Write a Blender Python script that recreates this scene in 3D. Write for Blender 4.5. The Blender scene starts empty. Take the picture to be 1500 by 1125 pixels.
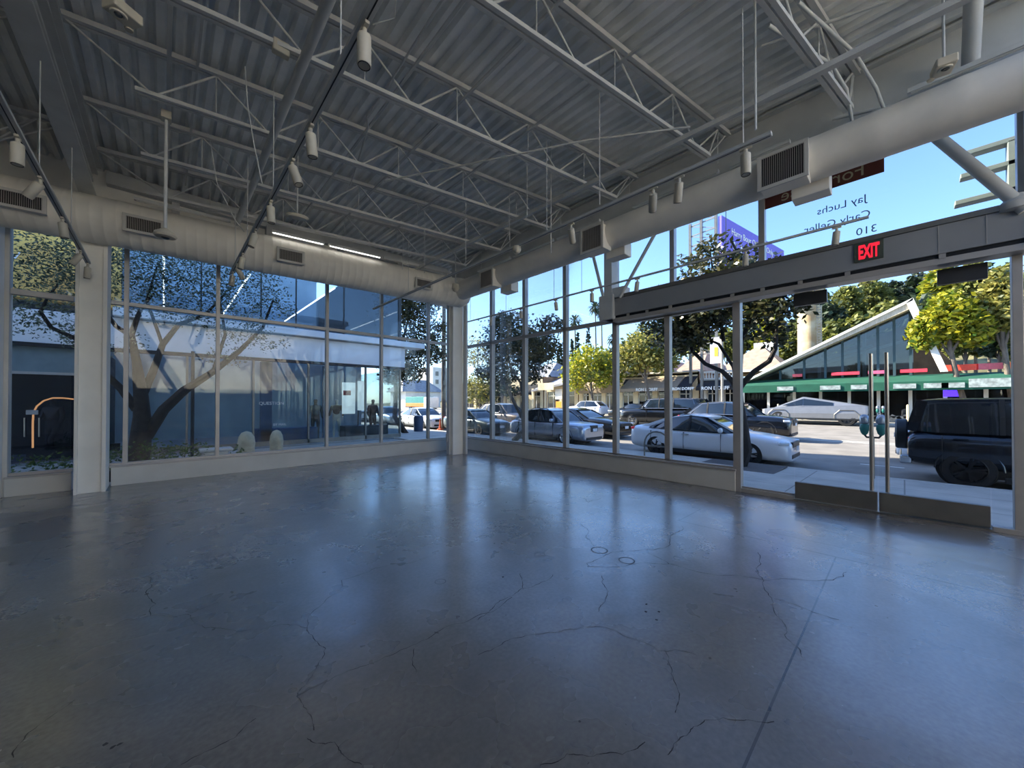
import bpy, bmesh, math, random
import numpy as np
from mathutils import Vector, Matrix, Euler
random.seed(7)
PI = math.pi
SC = bpy.context.scene
COL = SC.collection
ORD = ['first','second','third','fourth','fifth','sixth','seventh','eighth','ninth','tenth','eleventh','twelfth']
# ------------------------------------------------------------------ helpers
class MB:
    def __init__(s, o=(0,0,0)): s.v=[]; s.f=[]; s.o=Vector(o)
    def add(s, vs, fs):
        n=len(s.v); s.v += [tuple(Vector(p)-s.o) for p in vs]; s.f += [tuple(i+n for i in f) for f in fs]; return s
    def box(s, a, b):
        x0,y0,z0=[min(p,q) for p,q in zip(a,b)]; x1,y1,z1=[max(p,q) for p,q in zip(a,b)]
        return s.add([(x0,y0,z0),(x1,y0,z0),(x1,y1,z0),(x0,y1,z0),(x0,y0,z1),(x1,y0,z1),(x1,y1,z1),(x0,y1,z1)],
          [(0,3,2,1),(4,5,6,7),(0,1,5,4),(1,2,6,5),(2,3,7,6),(3,0,4,7)])
    def obox(s, c, h, R):
        vs=[Vector(c)+R@Vector((sx*h[0],sy*h[1],sz*h[2])) for sz in (-1,1) for sy in (-1,1) for sx in (-1,1)]
        return s.add(vs,[(0,2,3,1),(4,5,7,6),(0,1,5,4),(1,3,7,5),(3,2,6,7),(2,0,4,6)])
    def bar(s, p, q, w, h, up=(0,0,1)):
        p=Vector(p);q=Vector(q);d=q-p;L=d.length;d.normalize();u=Vector(up)
        if abs(d.dot(u))>.99: u=Vector((1,0,0))
        a=d.cross(u).normalized(); b=a.cross(d)
        R=Matrix((d,a,b)).transposed()
        return s.obox((p+q)/2,(L/2,w/2,h/2),R)
    def tube(s, p, q, r, n=12, r2=None, cap=True):
        return s.path([p,q],[r, r if r2 is None else r2],n,cap)
    def path(s, pts, r, n=10, cap=True):
        pts=[Vector(p) for p in pts]; m=len(pts)
        if not hasattr(r,'__len__'): r=[r]*m
        vs=[];fs=[];pa=None
        for i,p in enumerate(pts):
            d=(pts[min(i+1,m-1)]-pts[max(i-1,0)]).normalized()
            if pa is None:
                pa=d.cross(Vector((0,0,1)))
                if pa.length<.1: pa=d.cross(Vector((1,0,0)))
            a=(pa-d*pa.dot(d)).normalized(); pa=a; b=d.cross(a)
            for k in range(n):
                t=2*PI*k/n; vs.append(p+(a*math.cos(t)+b*math.sin(t))*r[i])
        for i in range(m-1):
            for k in range(n):
                k2=(k+1)%n; fs.append((i*n+k,i*n+k2,(i+1)*n+k2,(i+1)*n+k))
        if cap: fs.append(tuple(range(n-1,-1,-1))); fs.append(tuple((m-1)*n+k for k in range(n)))
        return s.add(vs,fs)
    def lathe(s, prof, n=24, mt=None, caps=(1,1)):
        mt=mt or Matrix(); vs=[];fs=[];m=len(prof)
        for r,z in prof:
            for k in range(n):
                t=2*PI*k/n; vs.append(mt@Vector((r*math.cos(t),r*math.sin(t),z)))
        for i in range(m-1):
            for k in range(n):
                k2=(k+1)%n; fs.append((i*n+k,i*n+k2,(i+1)*n+k2,(i+1)*n+k))
        if caps[0]: fs.append(tuple(range(n-1,-1,-1)))
        if caps[1]: fs.append(tuple((m-1)*n+k for k in range(n)))
        return s.add(vs,fs)
    def prism(s, poly, fn, a, b):
        """poly 2D; fn(u,v,w)->xyz; extruded between w=a and w=b"""
        n=len(poly); vs=[fn(u,v,a) for u,v in poly]+[fn(u,v,b) for u,v in poly]
        fs=[tuple(range(n))[::-1],tuple(range(n,2*n))]+[(i,(i+1)%n,n+(i+1)%n,n+i) for i in range(n)]
        return s.add(vs,fs)
    def quad(s,*p): return s.add(p,[tuple(range(len(p)))])
    def build(s, name, m, parent=None, smooth=False, bev=0, fix=True):
        me=bpy.data.meshes.new(name); me.from_pydata(s.v,[],s.f)
        if fix:
            bm=bmesh.new(); bm.from_mesh(me); bmesh.ops.recalc_face_normals(bm,faces=bm.faces); bm.to_mesh(me); bm.free()
        me.materials.append(m)
        if smooth:
            me.shade_smooth(); me.set_sharp_from_angle(angle=math.radians(40))
        o=bpy.data.objects.new(name,me); COL.objects.link(o)
        if parent: o.parent=parent
        if bev:
            md=o.modifiers.new('b','BEVEL'); md.width=bev; md.segments=2; md.limit_method='ANGLE'
        return o
def tag(o,label=None,cat=None,group=None,kind=None):
    for k,v in (('label',label),('category',cat),('group',group),('kind',kind)):
        if v: o[k]=v
    return o
def thing(name,label,cat,loc=(0,0,0),rz=0,group=None,kind=None):
    o=bpy.data.objects.new(name,None); COL.objects.link(o); o.location=loc; o.rotation_euler=(0,0,rz); o.empty_display_size=.2
    return tag(o,label,cat,group,kind)
def struct(name,label=None,loc=(0,0,0)):
    return thing(name,label,'building',loc,kind='structure')
def st(o,label,cat='building'): return tag(o,label,cat,None,'structure')
def dup(o,loc=None,rz=None,label=None,group=None,parent=None,rot=None):
    r=o.copy(); COL.objects.link(r)
    if parent is not None: r.parent=parent
    if loc is not None: r.location=loc
    if rz is not None: r.rotation_euler=(0,0,rz)
    if rot is not None: r.rotation_euler=rot
    if label: r['label']=label
    if group: r['group']=group
    for c in list(o.children): dup(c,parent=r)
    return r
def children_col(o):
    return [o]+[y for c in o.children for y in children_col(c)]
def text(s,name,size,loc,R,m,parent=None,ext=.004,align='CENTER',bold=0):
    cu=bpy.data.curves.new(name,'FONT'); cu.body=s; cu.size=size; cu.extrude=ext; cu.align_x=align; cu.align_y='CENTER'; cu.offset=bold; cu.resolution_u=3
    t=bpy.data.objects.new('t',cu); COL.objects.link(t); t.matrix_world=Matrix.Translation(loc)@R.to_4x4()
    bpy.context.view_layer.update()
    me=bpy.data.meshes.new_from_object(t.evaluated_get(bpy.context.evaluated_depsgraph_get()))
    me.transform(t.matrix_world); bpy.data.objects.remove(t); me.materials.clear(); me.materials.append(m); me.name=name
    o=bpy.data.objects.new(name,me); COL.objects.link(o)
    if parent: me.transform(Matrix.Translation(-Vector(parent.location))); o.parent=parent
    return o
# text rotations: reading direction ux, up Z
def RT(ux):
    ux=Vector(ux).normalized(); up=Vector((0,0,1)); n=ux.cross(up); return Matrix((ux,up,n)).transposed()
# ------------------------------------------------------------------ materials
def M(name,c,r=.5,m=0.,var=.10,sc=4.,bump=0.,bs=60.,tr=None,emis=None,es=1.,c2=None,spec=None,coat=0,stretch=None):
    mt=bpy.data.materials.new(name); mt.use_nodes=True; nt=mt.node_tree; N=nt.nodes; L=nt.links
    b=N['Principled BSDF']; b.inputs['Roughness'].default_value=r; b.inputs['Metallic'].default_value=m
    if spec is not None: b.inputs['Specular IOR Level'].default_value=spec
    if coat: b.inputs['Coat Weight'].default_value=coat; b.inputs['Coat Roughness'].default_value=.04
    tc=N.new('ShaderNodeTexCoord'); nz=N.new('ShaderNodeTexNoise'); nz.inputs['Scale'].default_value=sc; nz.inputs['Detail'].default_value=4
    src=tc.outputs['Object']
    if stretch:
        mp=N.new('ShaderNodeMapping'); mp.inputs['Scale'].default_value=stretch; L.new(src,mp.inputs[0]); src=mp.outputs[0]
    L.new(src,nz.inputs[0])
    mx=N.new('ShaderNodeMix'); mx.data_type='RGBA'
    ca=tuple(max(0,x*(1-var)) for x in c); cb=c2 or tuple(min(1,x*(1+var)) for x in c)
    mx.inputs[6].default_value=(*ca,1); mx.inputs[7].default_value=(*cb,1)
    mr=N.new('ShaderNodeMapRange'); mr.inputs[1].default_value=.35; mr.inputs[2].default_value=.65
    L.new(nz.outputs[0],mr.inputs[0]); L.new(mr.outputs[0],mx.inputs[0]); L.new(mx.outputs[2],b.inputs['Base Color'])
    if bump:
        n2=N.new('ShaderNodeTexNoise'); n2.inputs['Scale'].default_value=bs; L.new(src,n2.inputs[0])
        bp=N.new('ShaderNodeBump'); bp.inputs['Strength'].default_value=bump; bp.inputs['Distance'].default_value=.01
        L.new(n2.outputs[0],bp.inputs['Height']); L.new(bp.outputs[0],b.inputs['Normal'])
    if emis: b.inputs['Emission Color'].default_value=(*emis,1); b.inputs['Emission Strength'].default_value=es
    return mt
def glass(name,tint=(1,1,1),refl=1.0,ior=1.5,rough=0.0,wav=.03):
    mt=bpy.data.materials.new(name); mt.use_nodes=True; nt=mt.node_tree; N=nt.nodes; L=nt.links; N.clear()
    out=N.new('ShaderNodeOutputMaterial'); t=N.new('ShaderNodeBsdfTransparent'); g=N.new('ShaderNodeBsdfGlossy'); mx=N.new('ShaderNodeMixShader')
    g.inputs['Roughness'].default_value=rough
    f=N.new('ShaderNodeFresnel'); f.inputs[0].default_value=ior; mu=N.new('ShaderNodeMath'); mu.operation='MULTIPLY'; mu.inputs[1].default_value=refl; mu.use_clamp=True
    tc=N.new('ShaderNodeTexCoord'); nz=N.new('ShaderNodeTexNoise'); nz.inputs['Scale'].default_value=.5; nz.inputs['Detail'].default_value=0; L.new(tc.outputs['Object'],nz.inputs[0])
    bp=N.new('ShaderNodeBump'); bp.inputs['Strength'].default_value=wav; bp.inputs['Distance'].default_value=.05; L.new(nz.outputs[0],bp.inputs['Height'])
    if wav: L.new(bp.outputs[0],g.inputs['Normal'])
    t.inputs[0].default_value=(*tint,1)
    L.new(f.outputs[0],mu.inputs[0]); L.new(mu.outputs[0],mx.inputs[0]); L.new(t.outputs[0],mx.inputs[1]); L.new(g.outputs[0],mx.inputs[2]); L.new(mx.outputs[0],out.inputs[0])
    return mt
def srgb(r,g,b):
    f=lambda x:(x/255/12.92 if x<=10 else ((x/255+.055)/1.055)**2.4)
    return (f(r),f(g),f(b))
m_white=M('painted_steel_white',srgb(206,207,204),.55,var=.06,sc=3,bump=.05)
m_deck=M('painted_deck',srgb(244,246,242),.6,var=.10,sc=2.5,bump=.08,bs=25)
m_duct=M('painted_duct',srgb(242,237,226),.5,var=.05,sc=3)
m_wall=M('painted_wall',srgb(242,239,230),.6,var=.05,sc=2,bump=.04)
m_base=M('painted_base',srgb(205,203,196),.5,var=.05,sc=2)
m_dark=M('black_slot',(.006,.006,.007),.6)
m_frame=M('aluminium_frame',srgb(176,172,166),.4,.25,var=.05)
m_alu=M('brushed_aluminium',srgb(170,165,158),.28,.9,var=.05,stretch=(40,40,1))
m_cream=M('cream_fixture',srgb(205,198,180),.5,var=.05)
m_steel=M('dark_grey_rail',srgb(120,118,112),.4,.5)
m_glass=glass('clear_glass',(.95,.975,.98),.45,wav=0)
m_glassB=glass('clear_glass_front',(.97,.985,.985),.4,wav=0)
m_black=M('black_plastic',(.012,.012,.013),.5)
m_red=M('exit_red_letters',(.75,.01,.02),.4,emis=(1,.02,.05),es=.55)
m_lens=M('lamp_lens',(.05,.05,.05),.15)
m_led=M('lit_led_strip',(1,1,1),.5,emis=(1,.98,.94),es=2.2)
# ------------------------------------------------------------------ camera
F=541.; pitch=math.radians(.52); yaw=math.radians(43.31)
cam=bpy.data.cameras.new('camera'); co=bpy.data.objects.new('camera',cam); COL.objects.link(co)
cam.sensor_fit='HORIZONTAL'; cam.sensor_width=36; cam.lens=F/1500*36
cam.shift_y=((588-F*math.tan(pitch))-562.5)/1500
cam.clip_start=.05; cam.clip_end=900
co.location=(0,0,1.6); co.rotation_euler=(PI/2+pitch,0,-yaw); SC.camera=co
XB=7.5; YA=10.4
# ------------------------------------------------------------------ floor
def floor_mat():
    mt=M('polished_concrete',(.12,.12,.12),.3); nt=mt.node_tree; N=nt.nodes; L=nt.links; b=N['Principled BSDF']
    tc=N.new('ShaderNodeTexCoord')
    def noise(s,d=5,dist=0,off=0):
        n=N.new('ShaderNodeTexNoise'); n.inputs['Scale'].default_value=s; n.inputs['Detail'].default_value=d; n.inputs['Distortion'].default_value=dist
        mp=N.new('ShaderNodeMapping'); mp.inputs['Location'].default_value=(off,off*.7,0); L.new(tc.outputs['Object'],mp.inputs[0]); L.new(mp.outputs[0],n.inputs[0]); return n
    def ramp(src,a,b_,ca,cb):
        r=N.new('ShaderNodeMapRange'); r.inputs[1].default_value=a; r.inputs[2].default_value=b_; r.inputs[3].default_value=ca; r.inputs[4].default_value=cb; L.new(src,r.inputs[0]); return r.outputs[0]
    def math_(op,a,b_=None,c=None):
        m=N.new('ShaderNodeMath'); m.operation=op
        for i,x in enumerate((a,b_,c)):
            if x is None: continue
            if isinstance(x,(int,float)): m.inputs[i].default_value=x
            else: L.new(x,m.inputs[i])
        return m.outputs[0]
    n1=noise(.55,3,.4); n2=noise(3.5,3,.2,5); n3=noise(35,4,0,2)
    v=math_('ADD',ramp(n1.outputs[0],.2,.8,.55,1.3),ramp(n2.outputs[0],.15,.85,-.14,.14))
    v=math_('ADD',v,ramp(n3.outputs[0],.2,.8,-.22,.22))
    # cracks : distorted voronoi borders, masked
    nd=noise(2.6,7,0,9); mixv=N.new('ShaderNodeMix'); mixv.data_type='VECTOR'; mixv.inputs[0].default_value=.13
    L.new(tc.outputs['Object'],mixv.inputs[4]); L.new(nd.outputs['Color'],mixv.inputs[5])
    vo=N.new('ShaderNodeTexVoronoi'); vo.voronoi_dimensions='2D'; vo.feature='DISTANCE_TO_EDGE'; vo.inputs['Scale'].default_value=.62; L.new(mixv.outputs[1],vo.inputs['Vector'])
    crack=math_('MULTIPLY',ramp(vo.outputs['Distance'],.0005,.0028,1,0),ramp(noise(.5,2,0,3).outputs[0],.44,.53,0,1))
    # joints
    sep=N.new('ShaderNodeSeparateXYZ'); L.new(tc.outputs['Object'],sep.inputs[0]); X,Y=sep.outputs[0],sep.outputs[1]
    def seg(axis,c,lo,hi,w):
        A,B=(X,Y) if axis=='x' else (Y,X)   # line at A=c, running along B in lo..hi
        d=math_('LESS_THAN',math_('ABSOLUTE',math_('SUBTRACT',A,c)),w)
        return math_('MULTIPLY',d,math_('MULTIPLY',math_('GREATER_THAN',B,lo),math_('LESS_THAN',B,hi)))
    j=math_('MULTIPLY',crack,.0)
    for s_ in (('x',5.04,-9,2.1,.011),('y',2.08,5.04,7.4,.009),('x',5.41,-3,1.68,.006),('y',.49,-9,5.04,.006),('y',5.6,1.4,3.2,.003),('x',2.4,2.5,6.2,.003),('x',-.95,2.,6.5,.01)):
        k=seg(*s_); 
        if s_[4]in(.003,.01): k=math_('MULTIPLY',k,.35)
        j=math_('MAXIMUM',j,k)
    # small dark chips and round stains
    vs=N.new('ShaderNodeTexVoronoi'); vs.voronoi_dimensions='2D'; vs.inputs['Scale'].default_value=2.2; vs.inputs['Randomness'].default_value=1; L.new(tc.outputs['Object'],vs.inputs['Vector'])
    chips=math_('MULTIPLY',ramp(vs.outputs['Distance'],.025,.04,1,0),ramp(noise(.8,2,0,12).outputs[0],.53,.58,0,.8))
    col=N.new('ShaderNodeMix'); col.data_type='RGBA'; col.inputs[6].default_value=(0,0,0,1); col.inputs[7].default_value=(.172,.163,.150,1)
    L.new(v,col.inputs[0]); col.clamp_factor=False
    c2=N.new('ShaderNodeMix'); c2.data_type='RGBA'; L.new(math_('MULTIPLY',j,.8),c2.inputs[0]); L.new(col.outputs[2],c2.inputs[6]); c2.inputs[7].default_value=(.012,.012,.013,1)
    L.new(c2.outputs[2],b.inputs['Base Color'])
    L.new(math_('ADD',ramp(n1.outputs[0],.2,.8,.34,.2),ramp(n2.outputs[0],.15,.85,.05,-.04)),b.inputs['Roughness'])
    b.inputs['Specular IOR Level'].default_value=1.0; b.inputs['Coat Weight'].default_value=.7; b.inputs['Coat Roughness'].default_value=.22; b.inputs['Coat IOR'].default_value=1.6
    mp=N.new('ShaderNodeMapping'); mp.inputs['Scale'].default_value=(3,3,1); L.new(tc.outputs['Object'],mp.inputs[0])
    nb=N.new('ShaderNodeTexNoise'); nb.inputs['Scale'].default_value=1.4; nb.inputs['Detail'].default_value=1.5; L.new(mp.outputs[0],nb.inputs[0])
    bp=N.new('ShaderNodeBump'); bp.inputs['Strength'].default_value=.3; bp.inputs['Distance'].default_value=.01
    L.new(nb.outputs[0],bp.inputs['Height']); L.new(bp.outputs[0],b.inputs['Coat Normal']); L.new(bp.outputs[0],b.inputs['Normal'])
    return mt
fl=MB().box((-9,-8,-.25),(7.62,10.5,0)).build('floor',floor_mat()); st(fl,'polished grey concrete floor with hairline cracks and saw cuts','floor')
# ------------------------------------------------------------------ ceiling deck (ribs along Y)
def deck(x0,x1,y0,y1,z,p=.165,h=.065):
    m=MB(); n=int((x1-x0)/p); vs=[];fs=[]
    prof=[(0,0),(.07,0),(.095,h),(.14,h)]
    pts=[(x0+k*p+a,z+b) for k in range(n) for a,b in prof]
    for x,zz in pts: vs+= [(x,y0,zz),(x,y1,zz)]
    for i in range(len(pts)-1): fs.append((2*i,2*i+1,2*i+3,2*i+2))
    return m.add(vs,fs)
ceil=deck(-9,7.6,-1.6,10.5,5.87)
for x0_,x1_ in ((-9,-3.),(6.6,7.6)): ceil.add(*(lambda q:(q.v,q.f))(deck(x0_,x1_,-8,-1.6,5.87)))  # gap left between these strips is an added opening that lets sun in
ceil=ceil.build('ceiling',m_deck,fix=False); st(ceil,'painted corrugated metal roof deck seen from below','ceiling')
roof=MB().box((-9.2,-1.6,5.96),(7.75,10.6,6.2))
for x0_,x1_ in ((-9.2,-3.),(6.6,7.75)): roof.box((x0_,-8.2,5.96),(x1_,-1.6,6.2))  # slab keeps the same added sun opening
roof=roof.build('roof_slab',m_wall); st(roof,'roof slab above the corrugated deck','roof')
# walls not in view (behind the camera and far left)
w=MB().box((-9.2,-8.2,-.2),(-9,10.6,6)).build('wall_left',M('grey_side_wall',srgb(150,148,142),.7)); st(w,'plain grey side wall','wall')  # unseen wall toned grey to cut the light it bounces
w=MB().box((-9,-8.2,-.2),(7.6,-8,6)).build('wall_back',m_wall); st(w,'plain white back wall behind the viewer, sunlit through an added roof opening','wall')  # unseen wall set close behind the camera to bounce sun into the room
# facade A (front left of the picture), facade B (right)
bA=MB(); bA.box((-1.93,10.27,0),(-1.2,10.5,.30)); bA.box((-.72,10.27,0),(6.9,10.5,.345)); bA.box((-9,10.3,0),(-1.9,10.5,6))
bA.build('wall_front_base',m_base,bev=.006); st(bpy.data.objects['wall_front_base'],'low white painted base wall under the left windows','wall')
bB=MB().box((7.38,2.06,0),(7.6,10.5,.36)).build('wall_street_base',m_base,bev=.01); st(bB,'low white painted base wall under the street windows','wall')
sl=MB(); sl.box((-1.93,10.25,.30),(-1.2,10.45,.335)); sl.box((-.75,10.25,.345),(6.9,10.45,.375)); sl.build('trim_1',m_frame,bev=.004); st(bpy.data.objects['trim_1'],'aluminium sill capping the left base wall','trim')
sl=MB().box((7.36,2.05,.36),(7.56,10.4,.395)).build('trim_2',m_frame,bev=.004); st(sl,'aluminium sill capping the street base wall','trim')
up=MB(); up.box((-2,10.2,4.75),(7.3,10.5,5.95)); 
up.build('wall_front_upper',m_wall); st(bpy.data.objects['wall_front_upper'],'grey panelled upper wall behind the left duct','wall')
ub=MB(); ub.box((7.42,-8,5.5),(7.62,10.5,5.95)); ub.build('wall_street_upper',m_wall); st(bpy.data.objects['wall_street_upper'],'grey upper wall strip above the street windows','wall')
# far pilaster, left column, corner column
c=MB(); c.box((-2.35,9.95,0),(-1.95,10.3,4.6)).build('pillar_left',m_wall,bev=.008); st(bpy.data.objects['pillar_left'],'white pilaster cut by the left edge of the view','pillar')
# corner column
# windows of facade A
wn=[0]
def win(orig,label,bars,panes,gm=None):
    wn[0]+=1; r=struct('window_%d'%wn[0],label,orig)
    m=MB(orig)
    for a,b in bars: m.box(a,b)
    m.build('window_frame',m_frame,r,bev=.004)
    for a,b in panes: MB(orig).box(a,b).build('pane',gm or m_glass,r)
    return r
names=['narrow left window bay between pilaster and white column','slim window strip right of the white column','large left window bay with the olive tree behind','second large left window bay beside the olive tree','left window bay with the clothed mannequin display behind','left window bay with the street tree behind','last left window bay beside the corner column']
xa=[(-1.95,-1.2)]+list(zip([-.8,-.54,.86,3.11,4.585,6.125],[-.54,.86,3.11,4.585,6.125,6.95]))
for i,(a,b) in enumerate(xa):
    zb=.335 if i==0 else .37
    bars=[((b-.035,YA-.06,zb),(b+.035,YA+.06,4.8)),((a,YA-.05,3.46),(b,YA+.05,3.535)),((a,YA-.05,zb),(b,YA+.05,zb+.05))]
    if i==0: bars=[((a,YA-.05,3.42),(b,YA+.05,3.52)),((a,YA-.05,zb),(b,YA+.05,zb+.05)),((a,YA-.05,2.02),(b,YA+.0,2.05))][:2]
    if i==6: bars[0]=((b-.035,YA-.06,zb),(b+.035,YA+.06,4.8))
    win((a,YA,zb),names[i],bars,[((a+.03,YA-.006,zb+.05),(b-.03,YA+.006,3.46)),((a+.03,YA-.006,3.53),(b-.03,YA+.006,4.8))])
# windows of facade B
yb=[10.35,8.875,7.42,5.95,4.51,3.305,2.05]
for i in range(6):
    a,b=yb[i+1],yb[i]
    top=5.5
    bars=[((XB-.05,a-.055,.39),(XB+.08,a+.055,3.36 if i>=4 else 5.5)),((XB-.05,a,.39),(XB+.05,b,.43))]
    if i<4:
        bars.append(((XB-.05,a,3.40),(XB+.05,b,3.49)))
        panes=[((XB-.006,a+.05,.43),(XB+.006,b-.05,3.40)),((XB-.006,a+.05,3.49),(XB+.006,b-.05,5.5))]
    else:
        bars.append(((XB-.05,a,3.33),(XB+.05,b,3.42)))
        panes=[((XB-.006,a+.05,.43),(XB+.006,b-.05,3.33))]
    if i==0: bars.append(((XB-.05,b-.08,.39),(XB+.05,b,5.5)))
    win((XB,a,.39),'street window bay, %s from the corner column'%ORD[i],bars,panes,m_glassB)
# clerestory above beam
ym=[4.51,3.20,1.66,-1.0]
for i in range(3):
    a,b=ym[i+1],ym[i]
    lab=['with the white braces in front','with the purple billboard behind','with the lease banner on the glass'][i]
    win((XB,a,3.9),'high window above the long beam '+lab,[((XB-.05,a-.045,3.9),(XB+.08,a+.045,5.5)),((XB-.05,a,3.84),(XB+.05,b,3.93))],[((XB-.006,a+.05,3.93),(XB+.006,b-.05,5.5))],m_glassB)
win((XB,-8,.4),'street windows continuing past the right edge of the view',[((XB-.05,y-.05,.05),(XB+.08,y+.05,5.5)) for y in (-8,-7.2,-5.4,-3.6,-1.9)]+[((XB-.05,-8,3.36),(XB+.05,-1.0,3.45)),((XB-.05,-8,.0),(XB+.05,-1.0,.06))],[((XB-.006,-8,.05),(XB+.006,-1.03,5.5))],m_glassB)
# long beam over the doors
bm=struct('beam_street','long deep grey beam over the glass doors',(7.3,1.5,3.45))
o=(7.3,1.5,3.45)
m=MB(o); m.box((7.22,-9,3.49),(7.55,4.45,3.86)); m.build('beam_casing',M('beam_grey',srgb(140,143,146),.5,var=.05,sc=2),bm,bev=.006)
m=MB(o); m.box((7.2,-9,3.86),(7.56,4.13,3.90)); m.box((7.2,-9,3.90),(7.24,4.13,3.93)); m.build('sill_cap',m_steel,bm)
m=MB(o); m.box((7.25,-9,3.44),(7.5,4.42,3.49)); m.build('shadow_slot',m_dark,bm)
m=MB(o)
for y in [4.05,3.62,3.14,2.55,2.05,1.6,1.1,.55,-.35]: m.box((7.23,y-.03,3.43),(7.3,y+.03,3.50))
for y in (-.32,-.70): m.box((7.215,y-.004,3.5),(7.225,y+.004,3.86))
m.build('clip',m_frame,bm)
m=MB(o); m.box((7.24,-9,3.36),(7.5,4.42,3.44)); m.build('door_header',m_frame,bm,bev=.005)
# post with gusset at the beam end + braces
bp=struct('column_post','steel post with gusset plate where the long beam ends',(7.25,4.5,3.4))
o=(7.25,4.5,3.4)
MB(o).box((7.2,4.42,3.42),(7.46,4.62,5.5)).build('post',m_white,bp,bev=.01)
MB(o).box((7.14,4.36,3.42),(7.46,4.72,3.97)).build('gusset',m_white,bp,bev=.02)
MB(o).box((7.2,4.12,3.88),(7.46,4.40,4.10)).build('gusset',m_white,bp,bev=.01)
MB(o).tube((7.2,4.62,3.9),(7.2,4.95,5.15),.035,14).build('brace',m_white,bp,True)
MB(o).tube((7.2,4.22,3.86),(7.2,3.35,5.1),.035,14).build('brace',m_white,bp,True)
bq=struct('column_brace','thick white pipe brace rising left from the right beam end',(7.2,-1.,3.9))
o=(7.2,-1,3.9)
m=MB(o); m.tube((7.2,-.98,3.80),(7.2,-.2,5.2),.062,20); m.build('brace',m_white,bq,True)
MB(o).lathe([(.02,0),(.14,.02),(.15,.10),(.06,.2)],20,Matrix.Translation((7.25,-.93,3.82))).build('knuckle',m_white,bq,True)
MB(o).box((7.2,-1.12,3.4),(7.46,-1.0,5.5)).build('post',m_white,bq)
bq=struct('column_strut','fat round pipe strut descending to the top of the street duct',(6.5,-.52,5.1))
MB((6.5,-.52,5.1)).tube((6.62,-.53,5.05),(5.6,-.50,5.92),.068,22).build('strut_pipe',m_white,bq,True)
MB((6.5,-.52,5.1)).tube((6.5,-.4,5.12),(6.35,.62,5.3),.022,10).build('strut_rod',m_white,bq,True)
# columns
cl=struct('column_left','broad white steel column between the left windows',(-.95,9.9,0))
o=(-.95,9.9,0)
MB(o).box((-1.09,9.78,0),(-.80,10.3,4.7)).build('web',m_wall,cl,bev=.004)
MB(o).box((-1.115,9.70,0),(-1.075,10.35,4.7)).build('flange',m_wall,cl,bev=.004)
MB(o).box((-.80,9.74,0),(-.745,10.35,4.7)).build('flange',m_wall,cl,bev=.004)
cc=struct('column_corner','white steel column standing in the glazed corner',(6.45,9.3,0))
o=(6.45,9.3,0)
MB(o).box((6.24,9.38,0),(6.30,9.52,4.6)).build('flange',m_white,cc,bev=.003)
MB(o).box((6.30,9.26,0),(6.66,9.46,4.6)).build('web',m_wall,cc,bev=.003)
MB(o).box((6.66,9.10,0),(6.72,9.26,4.6)).build('flange',m_white,cc,bev=.003)
MB(o).box((6.20,9.44,.38),(6.25,9.50,.62)).build('junction_box',m_white,cc,bev=.008)
# ------------------------------------------------------------------ doors
def door(n,y0,y1,label,hy):
    d=struct('door_%d'%n,label,(7.45,(y0+y1)/2,0)); o=d.location
    MB(o).box((7.475,y0+.008,.3),(7.49,y1-.008,3.33)).build('door_glass',m_glassB,d)
    MB(o).box((7.44,y0+.006,.035),(7.53,y1-.006,.30)).build('bottom_rail',m_steel,d,bev=.006)
    tl=(y1-.42,y1-.006) if n==1 else (y0+.006,y0+.42)
    MB(o).box((7.45,tl[0],3.14),(7.52,tl[1],3.34)).build('top_patch',M('black_patch',(.03,.03,.03),.4),d,bev=.004)
    h=MB(o)
    for dx in (-.055,.05):
        h.tube((7.48+dx,hy,.32),(7.48+dx,hy,2.29),.022,14)
    for z in (.5,2.1): h.tube((7.43,hy,z),(7.53,hy,z),.012,8)
    h.build('door_handle',m_alu,d,True)
    return d
door(1,.262,1.225,'left leaf of the tall glass double door',.325)
door(2,-.735,.258,'right leaf of the tall glass double door',.165)
# sidelights
win((XB,1.23,.1),'glass sidelight left of the double door',[((XB-.09,1.98,0),(XB+.07,2.10,3.4)),((XB-.08,1.23,0),(XB+.05,2.05,.07)),((XB-.03,1.23,.07),(XB+.03,2.0,.10)),((XB-.02,1.235,.1),(XB+.02,1.25,3.35))][:3],[((XB-.006,1.235,.1),(XB+.006,1.98,3.36))],m_glassB)
win((XB,-.97,.1),'narrow glass sidelight right of the double door',[((XB-.07,-.985,0),(XB+.07,-.905,3.4)),((XB-.08,-.985,0),(XB+.05,-.74,.06))],[((XB-.006,-.905,.07),(XB+.006,-.745,3.36))],m_glassB)
th=MB().box((7.40,-.74,0),(7.6,1.23,.025)).build('trim_3',m_alu); st(th,'metal threshold under the double door','trim')
# ------------------------------------------------------------------ exit sign
ex=thing('exit_sign','red lettered exit sign hanging on the long beam above the doors','sign',(7.2,.325,3.7))
MB((7.2,.325,3.7)).box((7.195,.175,3.585),(7.215,.475,3.85)).build('sign_panel',M('green_clear_panel',srgb(70,82,72),.3),ex,bev=.004)
t=text('EXIT','sign_letters',.26,(7.19,.325,3.705),RT((0,-1,0)),m_red,ex,.003,bold=.010)
t.data.transform(Matrix.Scale(.40,4,Vector((0,1,0))))
def S0(px,py,z):
    c_,s_=math.cos(pitch),math.sin(pitch); fw=Vector((math.sin(yaw)*c_,math.cos(yaw)*c_,s_)); rt=Vector((math.cos(yaw),-math.sin(yaw),0)); up=rt.cross(fw)
    d=fw+rt*((px-750)/F)+up*((588-F*math.tan(pitch)-py)/F); return Vector((0,0,1.6))+d*((z-1.6)/d.z)
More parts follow.
